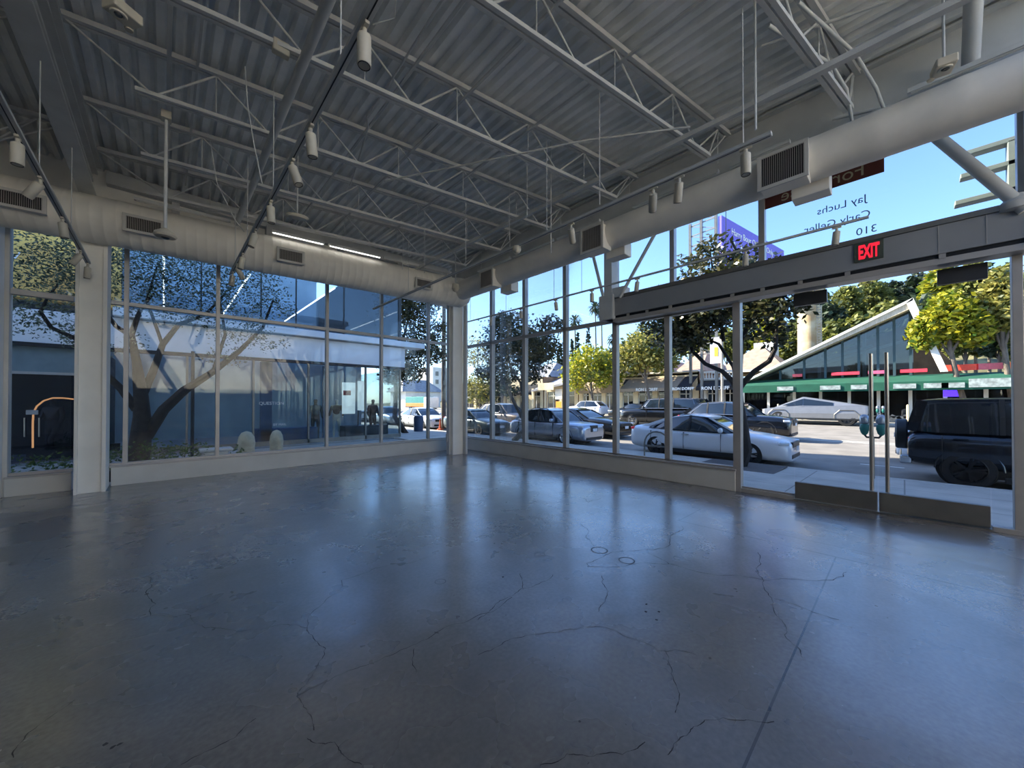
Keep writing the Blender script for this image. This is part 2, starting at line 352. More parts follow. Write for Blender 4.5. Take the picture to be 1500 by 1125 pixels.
# ------------------------------------------------------------------ girders and joists
g=struct('beam_girder','wide painted steel girder crossing the upper left',(-.965,0,5.12))
o=(-.965,0,5.12)
m=MB(o); m.box((-1.065,-7.9,5.12),(-.865,9.75,5.15)); m.box((-.98,-7.9,5.15),(-.955,9.75,5.72)); m.box((-1.065,-7.9,5.72),(-.83,9.75,5.78)); m.build('girder_section',m_white,g)
m=MB(o); m.box((-.955,-7.9,5.36),(-.90,9.5,5.40)); m.box((-.955,-7.9,5.50),(-.85,9.5,5.53)); m.build('girder_angle',m_white,g)
m=MB(o)
for i in range(6): m.lathe([(.016,0),(.016,.03)],8,Matrix.Translation((-.955,9.2,5.2+.08*i))@Matrix.Rotation(PI/2,4,'Y'))
m.build('bolt',m_steel,g)
g=struct('beam_street_girder','painted girder running above the street duct',(6.5,0,5.2))
o=(6.5,0,5.2)
m=MB(o); m.box((6.36,-7.9,5.16),(6.66,9.6,5.19)); m.box((6.49,-7.9,5.19),(6.52,9.6,5.86)); m.build('girder_section',m_white,g)
m=MB(o); m.box((6.40,-7.9,5.80),(6.49,9.6,5.83)); m.build('girder_angle',m_white,g)
g=struct('beam_front_girder','painted girder and clips above the left duct',(2.5,10,5.3))
o=(2.5,10,5.3)
m=MB(o)
P=lambda x,dy,z:(x,10.0-.0*x+dy,z)
m.box((-.8,10.04,5.62),(6.6,10.2,5.86)); m.build('girder_section',m_white,g)
m=MB(o)
for x in (.15,1.75,3.35,4.95): m.box((x-.06,10.0,4.9),(x+.06,10.2,5.65))
m.build('girder_stiffener',m_white,g)
# joists
dj=Vector((.986,-.167,0)).normalized()
jl=['closest to the double door','second inward from the doors','third inward from the doors','fourth inward from the doors','fifth inward, passing below the spotlight cluster','sixth inward, nearest the left duct']
y0s=[1.50,2.98,4.53,6.11,7.66,9.05]
ZB,ZT=5.25,5.80
def joist(y0,xa,xb,xbb,label,name='roof_joist',ph=0.0):
    P=lambda x,z:Vector((x,y0-.1694*x,z))
    nrm=Vector((.167,.986,0)).normalized()
    base=P((xa+xb)/2,ZB); r=thing(name,label,'joist',base,group='open web roof joists')
    t=MB(base)
    for s in (-1,1): t.bar(P(xa,ZT)+nrm*.034*s,P(xb,ZT)+nrm*.034*s,.050,.06)
    t.build('top_chord',m_white,r)
    t=MB(base)
    for s in (-1,1): t.bar(P(xa+.6,ZB)+nrm*.030*s,P(xbb,ZB)+nrm*.030*s,.042,.045)
    t.build('bottom_chord',m_white,r)
    L=1.15; x=xa+.6+ph; t=MB(base)
    t.tube(P(xa+.05,ZT-.02),P(x,ZB+.01),.013,8)
    while x<xbb+.1:
        x2=min(x+L/2,xb-.1); x3=x+L
        t.tube(P(x,ZB),P(x2,ZT-.02),.013,8)
        t.tube(P(x2,ZT-.02),P(min(x3,xbb),ZB),.013,8)
        t.tube(P(x2,ZT-.02),P(x2,ZB),.008,6)
        x=x3
    t.tube(P(xbb,ZB),P(xb-.05,ZT-.02),.013,8)
    t.build('web_rods',m_white,r,True)
    return r
for i,y0 in enumerate(y0s): joist(y0,-.86,6.45,5.88 if i else 6.2,'open web roof joist, '+jl[i],ph=[.3,.1,.2,.15,.1,.3][i])
for i,y0 in enumerate((-.05,)): joist(y0,-.86,6.45,5.9,'open web roof joist over the area behind the viewer, %s past the doors'%ORD[i])
for i,y0 in enumerate((6.3,8.5)): joist(y0,-8.5,-1.07,-1.8,['open web joist left of the girder, closer one','open web joist left of the girder, farther one near the vent'][i],ph=.2)
for i,y in enumerate((4.9,3.2)): joist(y,-8.5,-1.07,-1.8,['open web joist left of the girder above the viewer side','open web joist left of the girder, beyond the top edge'][i],ph=.2)
# bridging angles, conduits
def pipe(name,label,cat,pts,r,mt=m_white,n=12,grp=None,up=None):
    a=Vector(pts[0]); m=MB(a); m.path(pts,r,n); ob=m.build(name,mt,smooth=True); ob.location=a; return tag(ob,label,cat,grp)
pipe('sprinkler_main','thick white sprinkler main running from the top edge down to the left duct','pipe',[(1.03,-7.8,5.12),(1.03,3,5.12),(1.03,9.05,5.12)],.047,n=18)
for i,(x,z,ya,yb_,r) in enumerate([(0.02,5.62,1.2,9.2,.02),(2.15,5.6,1.0,9.6,.014),(2.9,5.66,-1,9.6,.014),(3.95,5.66,-.6,8.2,.014),(.28,5.78,1,9.5,.012)]):
    ob=MB((x,ya,z)); ob.bar((x,ya,z),(x,yb_,z),r*2,r*2); ob=ob.build('bridging_strut',m_white); ob.location=(x,ya,z)
    tag(ob,['square strut channel left of the sprinkler main, above the lamp drop','thin bridging bar just right of the left spotlight track','thin bridging bar above the smoke sensor','thin bridging bar crossing the middle of the ceiling','slim conduit hugging the deck near the girder'][i],'strut')
ob=MB((4.95,-7.8,5.1)); ob.bar((5.08,-7.8,5.1),(5.03,1.2,5.1),.075,.06); ob.bar((5.03,1.2,5.1),(4.82,9.1,5.1),.06,.06); ob=ob.build('steel_tube',m_white); ob.location=(4.95,-7.8,5.1); tag(ob,'long square steel tube slung below the joist ends parallel to the street','tube')
pipe('conduit','thin conduit pair bending down near the smoke sensor','conduit',[(1.9,2.5,5.45),(1.95,4.3,5.42),(1.95,4.9,5.42),(2.05,5.1,5.42),(2.3,6.3,5.42),(2.3,6.5,5.3)],.012)
pipe('conduit','thin conduit slanting across the centre of the ceiling to the street tube','conduit',[(2.6,5.8,5.2),(4.2,3.0,5.2),(5.0,1.9,5.2)],.013)
pipe('conduit','twin conduit dropping to the street girder at the upper right','conduit',[(4.6,.95,5.55),(5.6,.55,5.5),(5.95,.45,5.35),(6.25,.42,5.1),(6.3,.1,5.06)],.02)
pipe('conduit','slim conduit beside the twin drop at the upper right','conduit',[(4.6,.7,5.6),(5.7,.35,5.55),(6.1,.2,5.3),(6.4,.12,5.08)],.018)
pipe('conduit','thin conduit along the upper right deck toward the emergency light','conduit',[(5.0,1.1,5.7),(5.4,-.3,5.62),(5.45,-3,5.62)],.016)
# loose cables
for i,pts in enumerate([[(.62,4.9,5.25),(.66,5.0,4.9),(.72,5.0,4.5),(.80,5.0,4.08)],[(.45,6.7,5.3),(.55,6.9,4.8),(.75,6.8,4.3),(.84,6.6,4.08)],[(1.55,3.2,5.5),(1.6,3.35,5.3),(1.45,3.5,5.25)]]):
    pipe('hanging_cable',['thin white cable drooping to the left track behind the sprinkler main','thin white cable looping down near the end of the left track','short loop of cable under the deck by the nearest spotlight'][i],'cable',pts,.006,n=6)
# ------------------------------------------------------------------ ducts
def duct(name,label,a,b,r,step,amp):
    a=Vector(a);b=Vector(b);L=(b-a).length;n=int(L/step);pts=[];rr=[]
    for i in range(n+1):
        t=i/n
        for dt,q in ((-.12,0),(-.04,amp),(.04,amp),(.12,0)):
            tt=t+dt/n
            if 0<=tt<=1: pts.append(a+(b-a)*tt); rr.append(r+q)
    d=struct(name,label,a); m=MB(a); m.path(pts,rr,40); m.build('duct_shell',m_duct,d,True); return d
dA0=Vector((-8.5,10.39,4.75)); dA1=Vector((6.35,8.87,4.75))
d1=duct('duct_left','large round white spiral duct above the left windows',(-8.5,10.36,4.75),(6.3,8.87,4.75),.395,.15,.004)
ddA=(dA1-dA0).normalized()
d2=duct('duct_street','round white duct running along the street windows',(6.14,8.9,4.75),(6.14,-7.9,4.75),.262,.6,.003)
MB((6.14,8.9,4.75)).lathe([(.02,-.40),(.2,-.36),(.33,-.25),(.40,-.08),(.41,.1),(.38,.25),(.28,.36),(.02,.41)],28,Matrix.Translation((6.2,8.88,4.75))).build('elbow',m_duct,d2,True)
def vent(label,c,u,w,h,dep,mt=m_duct):
    """c centre of the front face, u = horizontal unit along face (reading right), box goes back by dep"""
    c=Vector(c); u=Vector(u).normalized(); n=u.cross(Vector((0,0,1))).normalized()  # outward normal
    R=Matrix((u,n,Vector((0,0,1)))).transposed()
    r=thing('air_vent',label,'vent',c,group='supply vents on the ducts')
    q=lambda x,y,z:Vector(c)+R@Vector((x,y,z))
    m=MB(c); m.obox(q(0,-dep/2,0),(w/2,dep/2,h/2),R); m.build('vent_box',mt,r,bev=.008)
    m=MB(c); fw=.045
    for sx in (-1,1): m.obox(q(sx*(w/2+.0),.008,0),(fw/2,.014,h/2+fw/2),R)
    for sz in (-1,1): m.obox(q(0,.008,sz*(h/2)),(w/2-fw/2,.014,fw/2),R)
    m.build('vent_frame',m_base,r,bev=.003)
    m=MB(c); m.obox(q(0,.002,0),(w/2-.02,.003,h/2-.02),R); m.build('vent_core',m_dark,r)
    m=MB(c); k=int((w-.06)/.021)
    for i in range(k+1): m.obox(q(-w/2+.03+i*(w-.06)/k,.010,0),(.0028,.008,h/2-.025),R)
    m.build('vent_louvres',m_frame,r)
    return r
uA=Vector((.9949,-.1012,0)); 
for i,(x,w,h) in enumerate([(-1.60,.46,.24),(-.27,.48,.26),(1.93,.46,.25),(4.9,.42,.22)]):
    y=10.36+(x+8.5)*(8.87-10.36)/14.8-.47
    vent('white louvred vent on the left duct, '+['cut by the left edge','above the slim window strip','in the middle near the lit strip','nearest the room corner'][i],(x,y,4.66),uA,w,h,.30)
for i,(y,w,h) in enumerate([(7.08,.46,.42),(3.98,.46,.44),(1.06,.50,.42)]):
    vent('box vent on the street duct, '+['closest to the corner','above the brace post','largest, above the lease banner'][i],(5.80,y,4.64),(0,-1,0),w,h,.3)
    m=MB((6.3,y,4.4)); m.box((6.25,y-.42,4.36),(6.5,y-.02,4.62)); o_=m.build('duct_damper_box',m_duct,bev=.01); o_.location=(6.3,y,4.4)
    tag(o_,'grey sheet metal box under the street duct beside the '+['corner','middle','largest'][i]+' vent','box',group=None)
# ------------------------------------------------------------------ tracks and spotlights
def track(name,label,x,z,ya,yb_,rods,w=.036):
    r=thing(name,label,'light track',(x,ya,z))
    o=(x,ya,z)
    MB(o).box((x-w*.62,ya,z-.012),(x+w*.62,yb_,z+.02)).build('rail',m_white,r,bev=.003)
    MB(o).box((x-.004,ya+.01,z-.0145),(x+.004,yb_-.01,z-.011)).build('slot',m_black,r)
    for y in rods: MB(o).tube((x,y,z+.02),(x,y,5.25),.0055,6).build('hanger_rod',m_white,r)
    return r
track('light_track','long white lighting track at the far left, hanging above the column',-.95,3.95,1,9.5,[2.4,4.6,6.1,7.9],.05)
track('light_track','white lighting track hanging left of centre beside the sprinkler main',.89,3.95,-.5,8.5,[1.5,2.7,4.9,6.7,8.0],.045)
track('light_track','white lighting track above the middle of the room, running to the right vent',3.87,3.95,.78,9.25,[1.0,3.4,5.3,7.4],.04)
track('light_track','thin lighting track hanging in front of the street windows',6.75,4.03,.3,9.35,[9.0,7.4,5.7,4.9,2.0],.03)
def make_spot():
    r=thing('spotlight','x','spotlight',group='track spotlights')
    MB().box((-.014,-.05,-.03),(.014,.05,-.01)).build('adapter',m_cream,r,bev=.003)
    MB().tube((0,0,-.03),(0,0,-.075),.016,12).build('stem',m_cream,r,True)
    h=bpy.data.objects.new('lamp_head',None)
    b=MB().lathe([(.030,0),(.041,-.008),(.042,-.03),(.042,-.185),(.038,-.19)],24).build('lamp_body',m_cream,r,True); b.location=(0,0,-.07)
    l=MB().lathe([(.035,-.187),(.030,-.176),(.012,-.170)],20).build('lens',m_lens,b,True)
    rg=MB().lathe([(.037,-.188),(.0365,-.194),(.033,-.194),(.033,-.186)],20,None,(0,0)).build('rim',m_black,b,True)
    return r
spot=make_spot()
def aim(r,ax,ay):
    for c in r.children:
        if c.name.startswith('lamp_body'): c.rotation_euler=(ax,ay,0)
first=True
def put(x,y,z,label,ax=0,ay=0):
    global first
    if first: r=spot; first=False; r.location=(x,y,z); r['label']=label
    else: r=dup(spot,(x,y,z),label=label)
    aim(r,ax,ay)
for i,(y,ax,ay) in enumerate([(5.33,.0,0),(6.15,.3,.55),(7.31,0,-.1),(8.72,.1,.5),(9.45,0,.05)]): put(-.95,y,3.94,'cream cylinder spotlight, %s along the far left track from the near end'%ORD[i],ax,ay)
for i,(y,ax,ay) in enumerate([(2.28,0,0),(3.43,.05,-.1),(4.04,-.25,-.25),(5.04,0,-.05),(6.02,0,.25),(7.14,0,.15),(7.75,.2,-.5),(8.3,0,.1)]): put(.89,y,3.94,'cream cylinder spotlight, %s along the left-centre track from the near end'%ORD[i],ax,ay)
for i,(y,ax,ay) in enumerate([(.98,0,0),(1.58,.25,-.35),(1.86,.35,-.7),(2.98,.3,-.7)]): put(3.87,y,3.94,'cream spotlight on the middle track, %s from the big right vent'%ORD[i],ax,ay)
for i,(y,ax,ay) in enumerate([(9.21,0,0),(8.01,.25,0),(6.82,0,0),(5.65,-.15,0),(4.63,0,0),(3.57,.15,0),(1.72,0,0),(.62,.1,0)]): put(6.75,y,4.02,'small dark looking spotlight on the window track, %s from the corner column'%ORD[i],ax,ay)
# ------------------------------------------------------------------ drop lamp, smoke sensor, emergency lights
dl=thing('pendant_sensor','round white fixture on a long vertical pole before the left vent','ceiling fixture',(0,6.4,5.2)); o=dl.location
MB(o).box((-.05,6.34,5.17),(.05,6.46,5.27)).build('mount_box',m_cream,dl,bev=.004)
MB(o).tube((0,6.4,5.18),(0,6.4,3.72),.018,12).build('pole',m_white,dl,True)
MB(o).lathe([(.02,.09),(.05,.07),(.105,.03),(.115,0),(.10,-.02),(.05,-.03)],28,Matrix.Translation((0,6.4,3.70))).build('fixture_head',m_cream,dl,True)
MB(o).lathe([(.045,0),(.03,-.012)],18,Matrix.Translation((0,6.4,3.672))).build('lens',m_lens,dl,True)
sx,sy=1.56,6.74; sn=thing('smoke_sensor','oval cream sensor plate under the joists at centre left','sensor',(sx,sy,4.6)); o=sn.location
MB(o).tube((sx,sy,4.6),(sx,sy,5.87),.012,8).build('stem',m_white,sn,True)
mm=MB(o); mm.lathe([(.03,.03),(.15,.025),(.17,0),(.14,-.025),(.03,-.03)],26,Matrix.Translation((sx,sy,4.6))@Matrix.Rotation(-.2,4,'Z')@Matrix.Scale(.55,4,Vector((0,1,0)))); mm.build('sensor_body',m_cream,sn,True)
pr=thing('junction_plate','small octagonal junction plate on the second joist near the track','box',(.855,4.38,5.2)); MB(pr.location).box((.78,4.34,5.17),(.93,4.42,5.30)).build('plate',m_cream,pr,bev=.01)
def emerg(label,c,rz):
    r=thing('emergency_light',label,'emergency light',c,rz)
    MB().box((-.10,-.075,-.035),(.10,.075,.05)).build('housing',m_cream,r,bev=.012)
    m=MB()
    for p in ((-.03,0,-.035),): m.lathe([(.055,.0),(.05,-.012),(.035,-.012),(.03,-.004)],24,Matrix.Translation(p))
    m.build('lamp_ring',m_cream,r,True)
    MB().lathe([(.028,-.002),(.02,-.014)],18,Matrix.Translation((-.03,0,-.036))).build('lamp_lens',m_lens,r,True)
    MB().lathe([(.03,0),(.026,-.015)],18,Matrix.Translation((.085,.07,-.03))).build('side_lamp',m_cream,r,True)
    MB().tube((0,0,.04),(0,0,5.875-c[2]),.012,8).build('mount_stem',m_white,r,True)
    return r
emerg('square cream emergency light at the top left on the girder side','' or (-.27,4.48,4.86),.6)
emerg('square cream emergency light by the fat strut at the upper right',(5.72,-.3,4.98),.2)
for i,(x,y) in enumerate([(3.87,4.0),(5.55,8.05)]):
    s_=thing('dome_camera',['white dome camera on the middle track','larger white dome near the corner vent'][i],'camera dome',(x,y,4.2))
    k=1+.4*i
    MB(s_.location).lathe([(.02,.06*k),(.06*k,.05*k),(.065*k,0),(.05*k,-.035*k),(.02*k,-.055*k)],22,Matrix.Translation((x,y,3.89 if i==0 else 4.55))).build('dome',m_cream,s_,True)
    if i: MB(s_.location).tube((x,y,4.62),(x,y,5.87),.014,8).build('mount_stem',m_white,s_,True)
    if i: MB(s_.location).lathe([(.085,.12),(.10,0),(.02,-.01)],22,Matrix.Translation((x,y,4.55))).build('mount',m_cream,s_,True)
# strip lights
def strip(label,a,b,lit):
    a=Vector(a);b=Vector(b); r=thing('strip_light',label,'strip light',(a+b)/2,group='linear strip lights above the ducts')
    m=MB(r.location); m.bar(a,b,.07,.05); m.build('strip_housing',m_white,r,bev=.004)
    m=MB(r.location); d=(b-a).normalized()*.03; m.bar(a+d-Vector((0,0,.03)),b-d-Vector((0,0,.03)),.03,.012); m.build('strip_diffuser',m_led if lit else m_base,r)
for i,(a,b,l) in enumerate([(-.4,.93,0),(1.6,2.6,1),(2.68,3.85,1),(3.9,5.7,0)]):
    ya=10.36+(a+8.5)*(-.10068)-.36; yb_=10.36+(b+8.5)*(-.10068)-.36
    strip('long strip light above the left duct, '+['unlit at the left','lit, above the middle vent','lit, right of the middle vent','unlit beside the corner'][i],(a,ya,5.14),(b,yb_,5.14),l)
for i,(a,b) in enumerate([(8.0,6.7),(6.6,5.3),(5.2,4.1),(3.4,1.95),(1.8,1.05),(-.05,-1.6)]):
    strip('white strip light above the street duct, %s from the corner'%ORD[i],(6.26,a,5.185),(6.26,b,5.185),0)

for i,(px,a,b) in enumerate([(746,298,352),(772,266,318),(807,262,372),(1106,60,190),(878,155,300),(590,345,395),(622,330,400)]):
    zt_=5.3; p=S0(px,a,zt_); t=(S0(px,b,zt_)-Vector((0,0,1.6))); d=math.hypot(p.x,p.y)/math.hypot(t.x,t.y); zb_=1.6+t.z*d
    m=MB(p); m.tube((p.x,p.y,5.94),(p.x,p.y,zb_),.007 if i!=3 else .012,6); r_=m.build('threaded_rod',m_white); r_.location=p
    tag(r_,'thin hanger rod dropping from the deck, '+['left of a close pair in mid ceiling','right of a close pair in mid ceiling','longest one in mid ceiling','stout one above the end of the middle track','near the street duct end of the middle joists','over the room corner, left one','over the room corner, right one'][i],'rod')

# hairline cracks and chips of the slab
m_crack=M('crack_shadow_grit',(.02,.02,.021),.9)
CR=[[(450,920),(465,940),(477,950),(465,975),(440,1010),(435,1020),(450,1040),(460,1070)],[(450,920),(470,887),(500,850),(550,832),(625,817)],[(450,920),(410,915),(350,925),(280,905),(275,900)],[(190,910),(220,902),(280,899),(320,882)],[(220,902),(218,875),(220,845)],
[(435,1020),(550,970),(650,920),(750,875)],[(607,950),(610,985)],[(265,1120),(345,1080),(375,1052)],[(450,1082),(490,1087),(530,1120)],[(700,908),(726,885),(764,862),(810,842)],[(700,960),(749,936),(813,927),(874,917),(908,928),(964,953),(1021,960)],[(974,953),(983,987),(995,1025),(989,1044)],
[(877,896),(891,866),(881,843)],[(851,768),(866,794),(870,800)],[(862,830),(859,825),(896,809),(927,807),(979,800),(998,770)],[(862,830),(911,830),(964,826),(980,826),(949,810)],[(1110,809),(1108,832),(1119,851),(1134,896),(1149,930),(1176,964)],[(978,1106),(1006,1078),(1032,1055),(1134,1057)],[(791,1121),(870,1108),(945,1087)],[(1134,877),(1183,893),(1229,908)],[(762,840),(766,864)],[(855,730),(862,736),(880,730)],[(20,1110),(60,1060),(110,1025)],[(980,826),(1045,842),(1120,850),(1220,850),(1240,838)]]
R_=random.Random(9)
def jag(p,q,d):
    if d==0: return [q]
    m_=(p+q)/2+Vector((R_.uniform(-1,1),R_.uniform(-1,1),0))*(p-q).length*.11
    return jag(p,m_,d-1)+jag(m_,q,d-1)
mb=MB()
for c_ in CR:
    P_=[S0(a,b,0) for a,b in c_]; pts=[P_[0]]
    for a,b in zip(P_,P_[1:]): pts+=jag(a,b,4)
    for i,(a,b) in enumerate(zip(pts,pts[1:])):
        n_=Vector((a.y-b.y,b.x-a.x,0)).normalized()*(.0012+.0009*math.sin(i*.7)+.0004*min(4,a.length/2)); z_=Vector((0,0,.0008)); mb.add([a-n_+z_,b-n_+z_,b+n_+z_,a+n_+z_],[(0,1,2,3)])
mb.build('crack',m_crack,fl,fix=False)
mb=MB()
for a,b,s_ in [(947,885,.03),(946,896,.03),(965,896,.03),(962,908,.03),(735,796,.03),(755,796,.03),(724,796,.03),(740,793,.02),(355,752,.07),(345,763,.03),(520,909,.015),(477,985,.02),(1113,904,.02),(1040,964,.025),(849,1057,.02),(737,845,.03),(155,1090,.03),(165,1094,.03),(175,1090,.025),(803,891,.012),(808,905,.012),(665,872,.012),(1300,905,.012),(717,908,.01),(741,901,.01),(572,946,.012)]:
    p=S0(a,b,.0008); k=8; mb.add([(p.x+s_*.55*math.cos(2*PI*i/k)*R_.uniform(.5,1),p.y+s_*.45*math.sin(2*PI*i/k)*R_.uniform(.5,1),.0008) for i in range(k)],[tuple(range(k))])
mb.build('chip',m_crack,fl,fix=False)
mb=MB()
for a,b,s_ in [(645,852,.05),(878,806,.09),(918,821,.08),(790,812,.06),(707,786,.05)]:
    p=S0(a,b,0); n_=28; V0=[(p.x+r_*math.cos(2*PI*i/n_),p.y+r_*math.sin(2*PI*i/n_),.0008) for r_ in (s_,s_*.86) for i in range(n_)]; mb.add(V0,[(i,(i+1)%n_,n_+(i+1)%n_,n_+i) for i in range(n_)])
mb.build('ring_mark',M('ring_mark_grey',srgb(70,72,74),.6),fl,fix=False)
# ================================================================== exterior
F_=541.; _c=math.cos(pitch); _s=math.sin(pitch)
FW=Vector((math.sin(yaw)*_c,math.cos(yaw)*_c,_s)); RTV=Vector((math.cos(yaw),-math.sin(yaw),0)); UPV=RTV.cross(FW); CY_=588-F_*math.tan(pitch); EYE=Vector((0,0,1.6))
def S(px,py,x=None,y=None,z=None):
    """surveyed point: where the sight line of a photo pixel meets the plane x=, y= or z="""
    d=FW+RTV*((px-750)/F_)+UPV*((CY_-py)/F_)
    t=(x/d.x) if x is not None else (y/d.y) if y is not None else (z-1.6)/d.z
    return EYE+d*t
def zr(x): return -.3+.0155*(x-12.5)
# ---- ground
def slabx(name,label,pts,y0,y1,th,m,kind=True,cat='ground'):
    b=MB(); n=len(pts)
    poly=[(x,z) for x,z in pts]+[(x,z-th) for x,z in pts[::-1]]
    b.prism(poly,lambda u,v,w:(u,w,v),y0,y1); o=b.build(name,m); st(o,label,cat); return o
m_side=M('sidewalk_concrete',srgb(178,172,162),.8,var=.12,sc=1.5,bump=.1)
def brick_side():
    nt=m_side.node_tree;N=nt.nodes;L=nt.links;b=N['Principled BSDF']; base=b.inputs['Base Color'].links[0].from_socket
    tc=N.new('ShaderNodeTexCoord'); br=N.new('ShaderNodeTexBrick'); br.inputs['Scale'].default_value=1; br.offset=0; br.inputs['Brick Width'].default_value=1.5; br.inputs['Row Height'].default_value=1.5; br.inputs['Mortar Size'].default_value=.012
    br.inputs[1].default_value=(1,1,1,1); br.inputs[2].default_value=(.93,.93,.93,1); br.inputs[3].default_value=(.5,.5,.5,1); L.new(tc.outputs['Object'],br.inputs[0])
    mx=N.new('ShaderNodeMix'); mx.data_type='RGBA'; mx.blend_type='MULTIPLY'; mx.inputs[0].default_value=1; L.new(base,mx.inputs[6]); L.new(br.outputs[0],mx.inputs[7]); L.new(mx.outputs[2],b.inputs['Base Color'])
brick_side()
m_road=M('asphalt',srgb(132,126,118),.9,var=.16,sc=1.2,bump=.35,bs=120)
m_curb=M('curb_concrete',srgb(185,180,172),.8,var=.1)
m_paint=M('road_paint',srgb(215,212,200),.7,var=.15,sc=8)
slabx('sidewalk_1','concrete sidewalk outside the glass doors',[(7.62,-.03),(11.95,-.14)],-60,140,.4,m_side)
slabx('kerb_1','near concrete kerb along the parked cars',[(11.95,-.135),(12.15,-.145)],-60,140,.4,m_curb)
slabx('road_1','sunlit asphalt street',[(12.15,zr(12.15)),(34.3,zr(34.3))],-60,140,.3,m_road)
slabx('kerb_2','far concrete kerb across the street',[(34.3,zr(34.3)+.14),(34.5,zr(34.3)+.15)],-60,140,.5,m_curb)
slabx('sidewalk_2','far sidewalk in front of the shops',[(34.5,.18),(39.5,.26)],-60,140,.4,m_side)
g0=MB().box((-60,10.5,-.6),(7.62,60,-.1)).build('ground_1',m_side); st(g0,'paved side walkway between the room and the next building','ground')
g0=MB().box((39.5,-90,-.8),(260,260,.2)).build('ground_2',M('dry_ground',srgb(120,110,85),.9)); st(g0,'ground behind the shops','ground')
g0=MB().box((-200,60,-.9),(7.62,260,-.2)).build('ground_3',m_side); st(g0,'paving far down the side street','ground')
g0=MB().box((-60,-60,-.9),(7.55,-9.3,-.1)).build('ground_4',m_side); st(g0,'paving behind the room','ground')
def paint(label,x0,x1,ys):
    b=MB()
    for a,c in ys: b.add([(x0,a,zr(x0)+.004),(x1,a,zr(x1)+.004),(x1,c,zr(x1)+.004),(x0,c,zr(x0)+.004)],[(0,1,2,3)])
    o=b.build('road_line',m_paint); o.location=(0,0,0); st(o,label,'line')
paint('solid pale lane line along the street',21.4,21.55,[(-60,140)]); paint('second pale lane line beside the first',21.9,22.05,[(-60,140)])
paint('dashed lane line on the near half',15.0,15.1,[(y,y+.9) for y in range(-40,120,5)])
tg=MB().box((10.0,2.1,-.125),(11.9,3.9,-.1)).build('tree_grate',M('tree_grate_iron',srgb(82,74,68),.8,var=.2,sc=12)); tg.location=(0,0,0); tag(tg,'dark tree well grate around the trunk nearest the doors','tree grate')
# ---- foliage
def leafmat(name,c,c2,rough=.45,trans=.35):
    mt=bpy.data.materials.new(name); mt.use_nodes=True; nt=mt.node_tree; N=nt.nodes; L=nt.links; b=N['Principled BSDF']
    at=N.new('ShaderNodeAttribute'); at.attribute_name='rnd'; mx=N.new('ShaderNodeMix'); mx.data_type='RGBA'; mx.inputs[6].default_value=(*c,1); mx.inputs[7].default_value=(*c2,1)
    L.new(at.outputs['Fac'],mx.inputs[0]); L.new(mx.outputs[2],b.inputs['Base Color']); b.inputs['Roughness'].default_value=rough
    tr=N.new('ShaderNodeBsdfTranslucent'); L.new(mx.outputs[2],tr.inputs[0]); ms=N.new('ShaderNodeMixShader'); ms.inputs[0].default_value=trans
    L.new(b.outputs[0],ms.inputs[1]); L.new(tr.outputs[0],ms.inputs[2]); L.new(ms.outputs[0],N['Material Output'].inputs[0]); return mt
def leaves(name,blobs,size,mat,parent,origin,seed=1,clump=14,cr=.22,asp=.45,dens=1.):
    """blobs: (center,(rx,ry,rz),count)"""
    rg=np.random.default_rng(seed); P=[]
    for c,r,n in blobs:
        n=int(n*dens)
        k=max(1,n//clump); d=rg.normal(size=(k,3)); d/=np.linalg.norm(d,axis=1)[:,None]; rad=rg.uniform(.35,1,(k,1))**.6
        cc=np.array(c)+d*rad*np.array(r)
        p=np.repeat(cc,clump,0)+rg.normal(size=(k*clump,3))*cr*min(r)*.5; P.append(p)
    P=np.concatenate(P); n=len(P)
    a=rg.normal(size=(n,3)); a[:,2]=a[:,2]*.6-.1; a/=np.linalg.norm(a,axis=1)[:,None]
    b=np.cross(a,rg.normal(size=(n,3))); b/=np.linalg.norm(b,axis=1)[:,None]
    s=size*rg.uniform(.6,1.25,(n,1)); w=s*asp
    V=np.stack([P-a*s*.5,P+b*w*.5,P+a*s*.5,P-b*w*.5],1).reshape(-1,3)-np.array(origin)
    me=bpy.data.meshes.new(name); me.vertices.add(4*n); me.vertices.foreach_set('co',V.ravel().astype('f4'))
    me.loops.add(4*n); me.loops.foreach_set('vertex_index',np.arange(4*n,dtype='i4')); me.polygons.add(n); me.polygons.foreach_set('loop_start',np.arange(0,4*n,4,dtype='i4')); 
    me.update(calc_edges=True)
    at=me.attributes.new('rnd','FLOAT','FACE'); at.data.foreach_set('value',rg.random(n).astype('f4'))
    me.materials.append(mat); o=bpy.data.objects.new(name,me); COL.objects.link(o)
    if parent: o.parent=parent
    return o
m_bark=M('grey_bark',srgb(104,94,84),.9,var=.3,sc=9,bump=.6,bs=30,stretch=(1,1,.3))
m_barkd=M('dark_bark',srgb(46,40,36),.9,var=.3,sc=9,bump=.6,bs=30)
m_barkp=M('pale_bark',srgb(170,160,145),.9,var=.2,sc=9)
L_mag=leafmat('magnolia_leaves',srgb(30,46,26),srgb(98,92,50),.35,.25)
L_oli=leafmat('olive_leaves',srgb(52,66,56),srgb(134,144,112),.5,.3)
L_yel=leafmat('yellow_green_leaves',srgb(62,98,26),srgb(196,186,52),.5,.45)
L_mix=leafmat('sunlit_green_leaves',srgb(58,78,34),srgb(176,166,84),.5,.4)
L_hil=leafmat('hillside_leaves',srgb(46,66,34),srgb(150,150,72),.6,.35)
L_drk=leafmat('dark_conifer_leaves',srgb(20,34,26),srgb(56,74,44),.6,.2)
L_plm=leafmat('palm_fronds',srgb(56,72,56),srgb(140,146,110),.5,.3)
L_hdg=leafmat('hedge_leaves',srgb(40,66,28),srgb(100,124,52),.5,.3)
